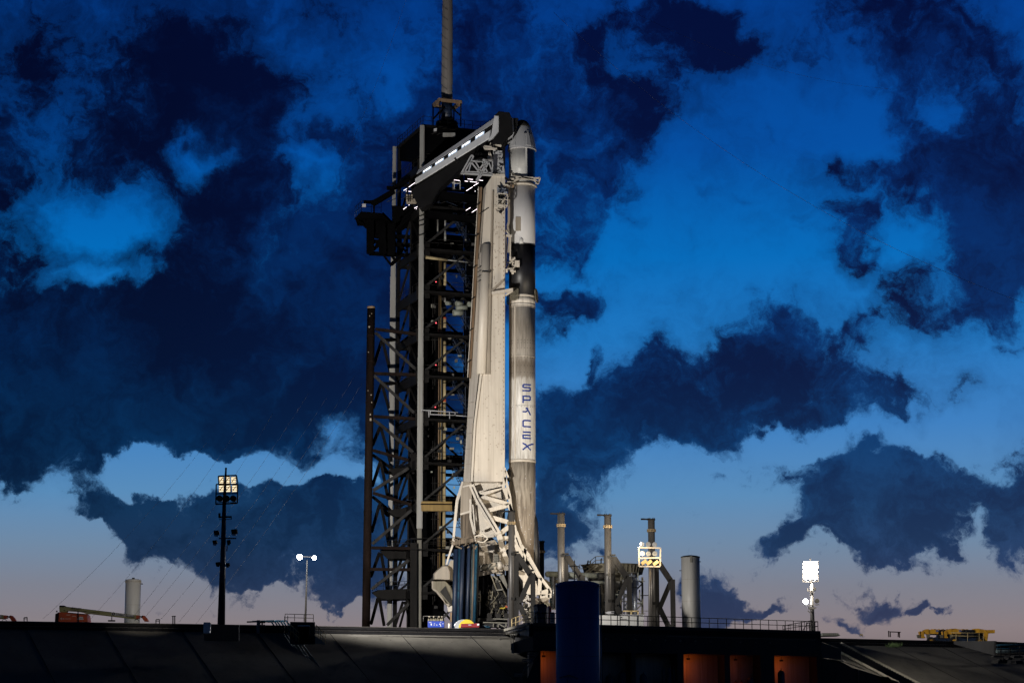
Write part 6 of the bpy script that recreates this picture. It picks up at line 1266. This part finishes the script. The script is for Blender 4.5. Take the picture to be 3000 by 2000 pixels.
# retaining walls right
t = thing('right_end_wall', 'dark flat retaining wall at the far right of the slope', 'wall', P(2860,1915,270))
MB().hull([P(2794,1885,274), P(2918,1920,266), P(2918,1920,268), P(2794,1887,277)], [P(2794,1877,274), P(2918,1876,266), P(2918,1876,268), P(2794,1877,277)]).build('wall_face', 'conc_dark', t)
MB().prism([(2917,1876),(2922,1878),(2922,1921),(2917,1920)], 265.5, 3).build('wall_end', 'kerb', t); MB().prism([(2922,1878),(2980,1880),(2980,1897),(2922,1896)], 268, 2).build('rear_wall', 'kerb', t)
t = thing('blue_pipe_run', 'blue grey pipe run at the extreme right below the wall', 'pipes', P(2960,1905,264))
for k, (y, r_, mt) in enumerate(((1899,.1,'bluesteel'),(1907,.22,'bluepale'),(1916,.1,'dsteel'),(1889,.12,'bluesteel'))): MB().tube(P(2920,y,264), P(3060,y-3,268), r_, 8).build('pipe', mt, t)
for x in (2932, 2960, 2988): MB().beam(P(x,1890,264), P(x,1925,264), .12).build('pipe_stand', 'kerb', t)
t = thing('dark_debris_mound', 'dark rubble and weeds at the far right edge of the slope', 'rubble', P(2960,1940,262)); rr = random.Random(3)
for i in range(12): MB().box(P(rr.uniform(2915,3010), rr.uniform(1922,1940), 262), (rr.uniform(.4,1.6), .8, rr.uniform(.1,.4)), rr.uniform(0,1)).build('slab_piece', 'conc_dark', t)
# lower block beside the pad building, with a little roof
t = thing('corner_block', 'dark concrete block leaning against the right end of the pad building', 'block', P(2435,1920,250))
MB().hull([P(2407,1930,253), P(2464,1931,256), P(2464,1931,262), P(2407,1930,262)], [P(2407,1880,253), P(2464,1899,256), P(2464,1899,262), P(2407,1880,262)]).build('block', 'conc_dark', t, .03)
t = thing('lower_right_wall', 'dark sloping wall with pipes below the corner block', 'wall', P(2480,1990,246))
MB().hull([P(2404,2090,250), P(2640,2090,250), P(2640,2090,254), P(2404,2090,254)], [P(2404,1926,250), P(2640,1998,250), P(2640,1998,254), P(2404,1926,254)]).build('wall_face', 'conc_dark', t)
m = MB(); m.path([P(2410,1926,249.8), P(2470,1936,249.8), P(2533,1960,249.8)], .06, 6); m.build('pipe', 'steel', t); MB().tube(P(2516,1945,249.8), P(2516,2010,249.8), .04, 6).build('pipe', 'steel', t)
MB().hull([P(2570,1984,246), P(2600,1984,246), P(2630,2010,246), P(2600,2010,246)], [P(2570,1981,246), P(2602,1981,246), P(2634,2008,246), P(2600,2008,246)]).build('small_roof', 'bluepale', t)
# weeds growing at the kerb
rr = random.Random(77); wd = MB()
for i in range(260):
    b = PZ(rr.gauss(2618,9), 1888 + rr.uniform(0,8), 10.9); b.y -= .5; a = b + Vector((rr.uniform(-.25,.25), rr.uniform(-.1,.2), rr.uniform(.05,.45))); w = Vector((rr.uniform(.02,.06), 0, 0))
    wd.face([wd.b.verts.new(b-w), wd.b.verts.new(b+w), wd.b.verts.new(a)])
tag(wd.build('weeds', 'foliage'), 'patch of green weeds under the right kerb', 'weeds', None, 'stuff')
# ================================================================ long cables
def sag(a, b, s, r, lab, n=24):
    pts = [a.lerp(b, i/n) - UZ*(s*4*(i/n)*(1-i/n)) for i in range(n+1)]; m = MB(); m.path(pts, r, 4)
    return tag(m.build('guy_wire', 'wire'), lab, 'cable', 'long cables in the sky')
top_ = Vector((mx, my, zp(-400)))
sag(top_, P(1040,375,340).lerp(top_, -.15), 3, .017, 'faint lightning cable descending left from the tower mast')
sag(P(1620,35,300), P(3050,905,240), 5, .018, 'long thin cable crossing the whole right sky from upper left to lower right')
sag(P(1790,0,330), P(2620,262,330), 3, .014, 'second faint cable high in the right sky')
SW = [((1065,1095),(-30,0)), ]
for k, (x0, y0, x1, y1) in enumerate(((610,1290,125,1812),(700,1250,265,1812),(800,1210,385,1812),(905,1150,420,1812),(960,1160,470,1815),(1040,1100,525,1820),(1062,1120,575,1825))):
    sag(P(x0,y0,300-k*3), P(x1,y1,262), 1.2, .016, 'thin slanting cable to the ground, number %s from the left among the seven' % ['one','two','three','four','five','six','seven'][k])
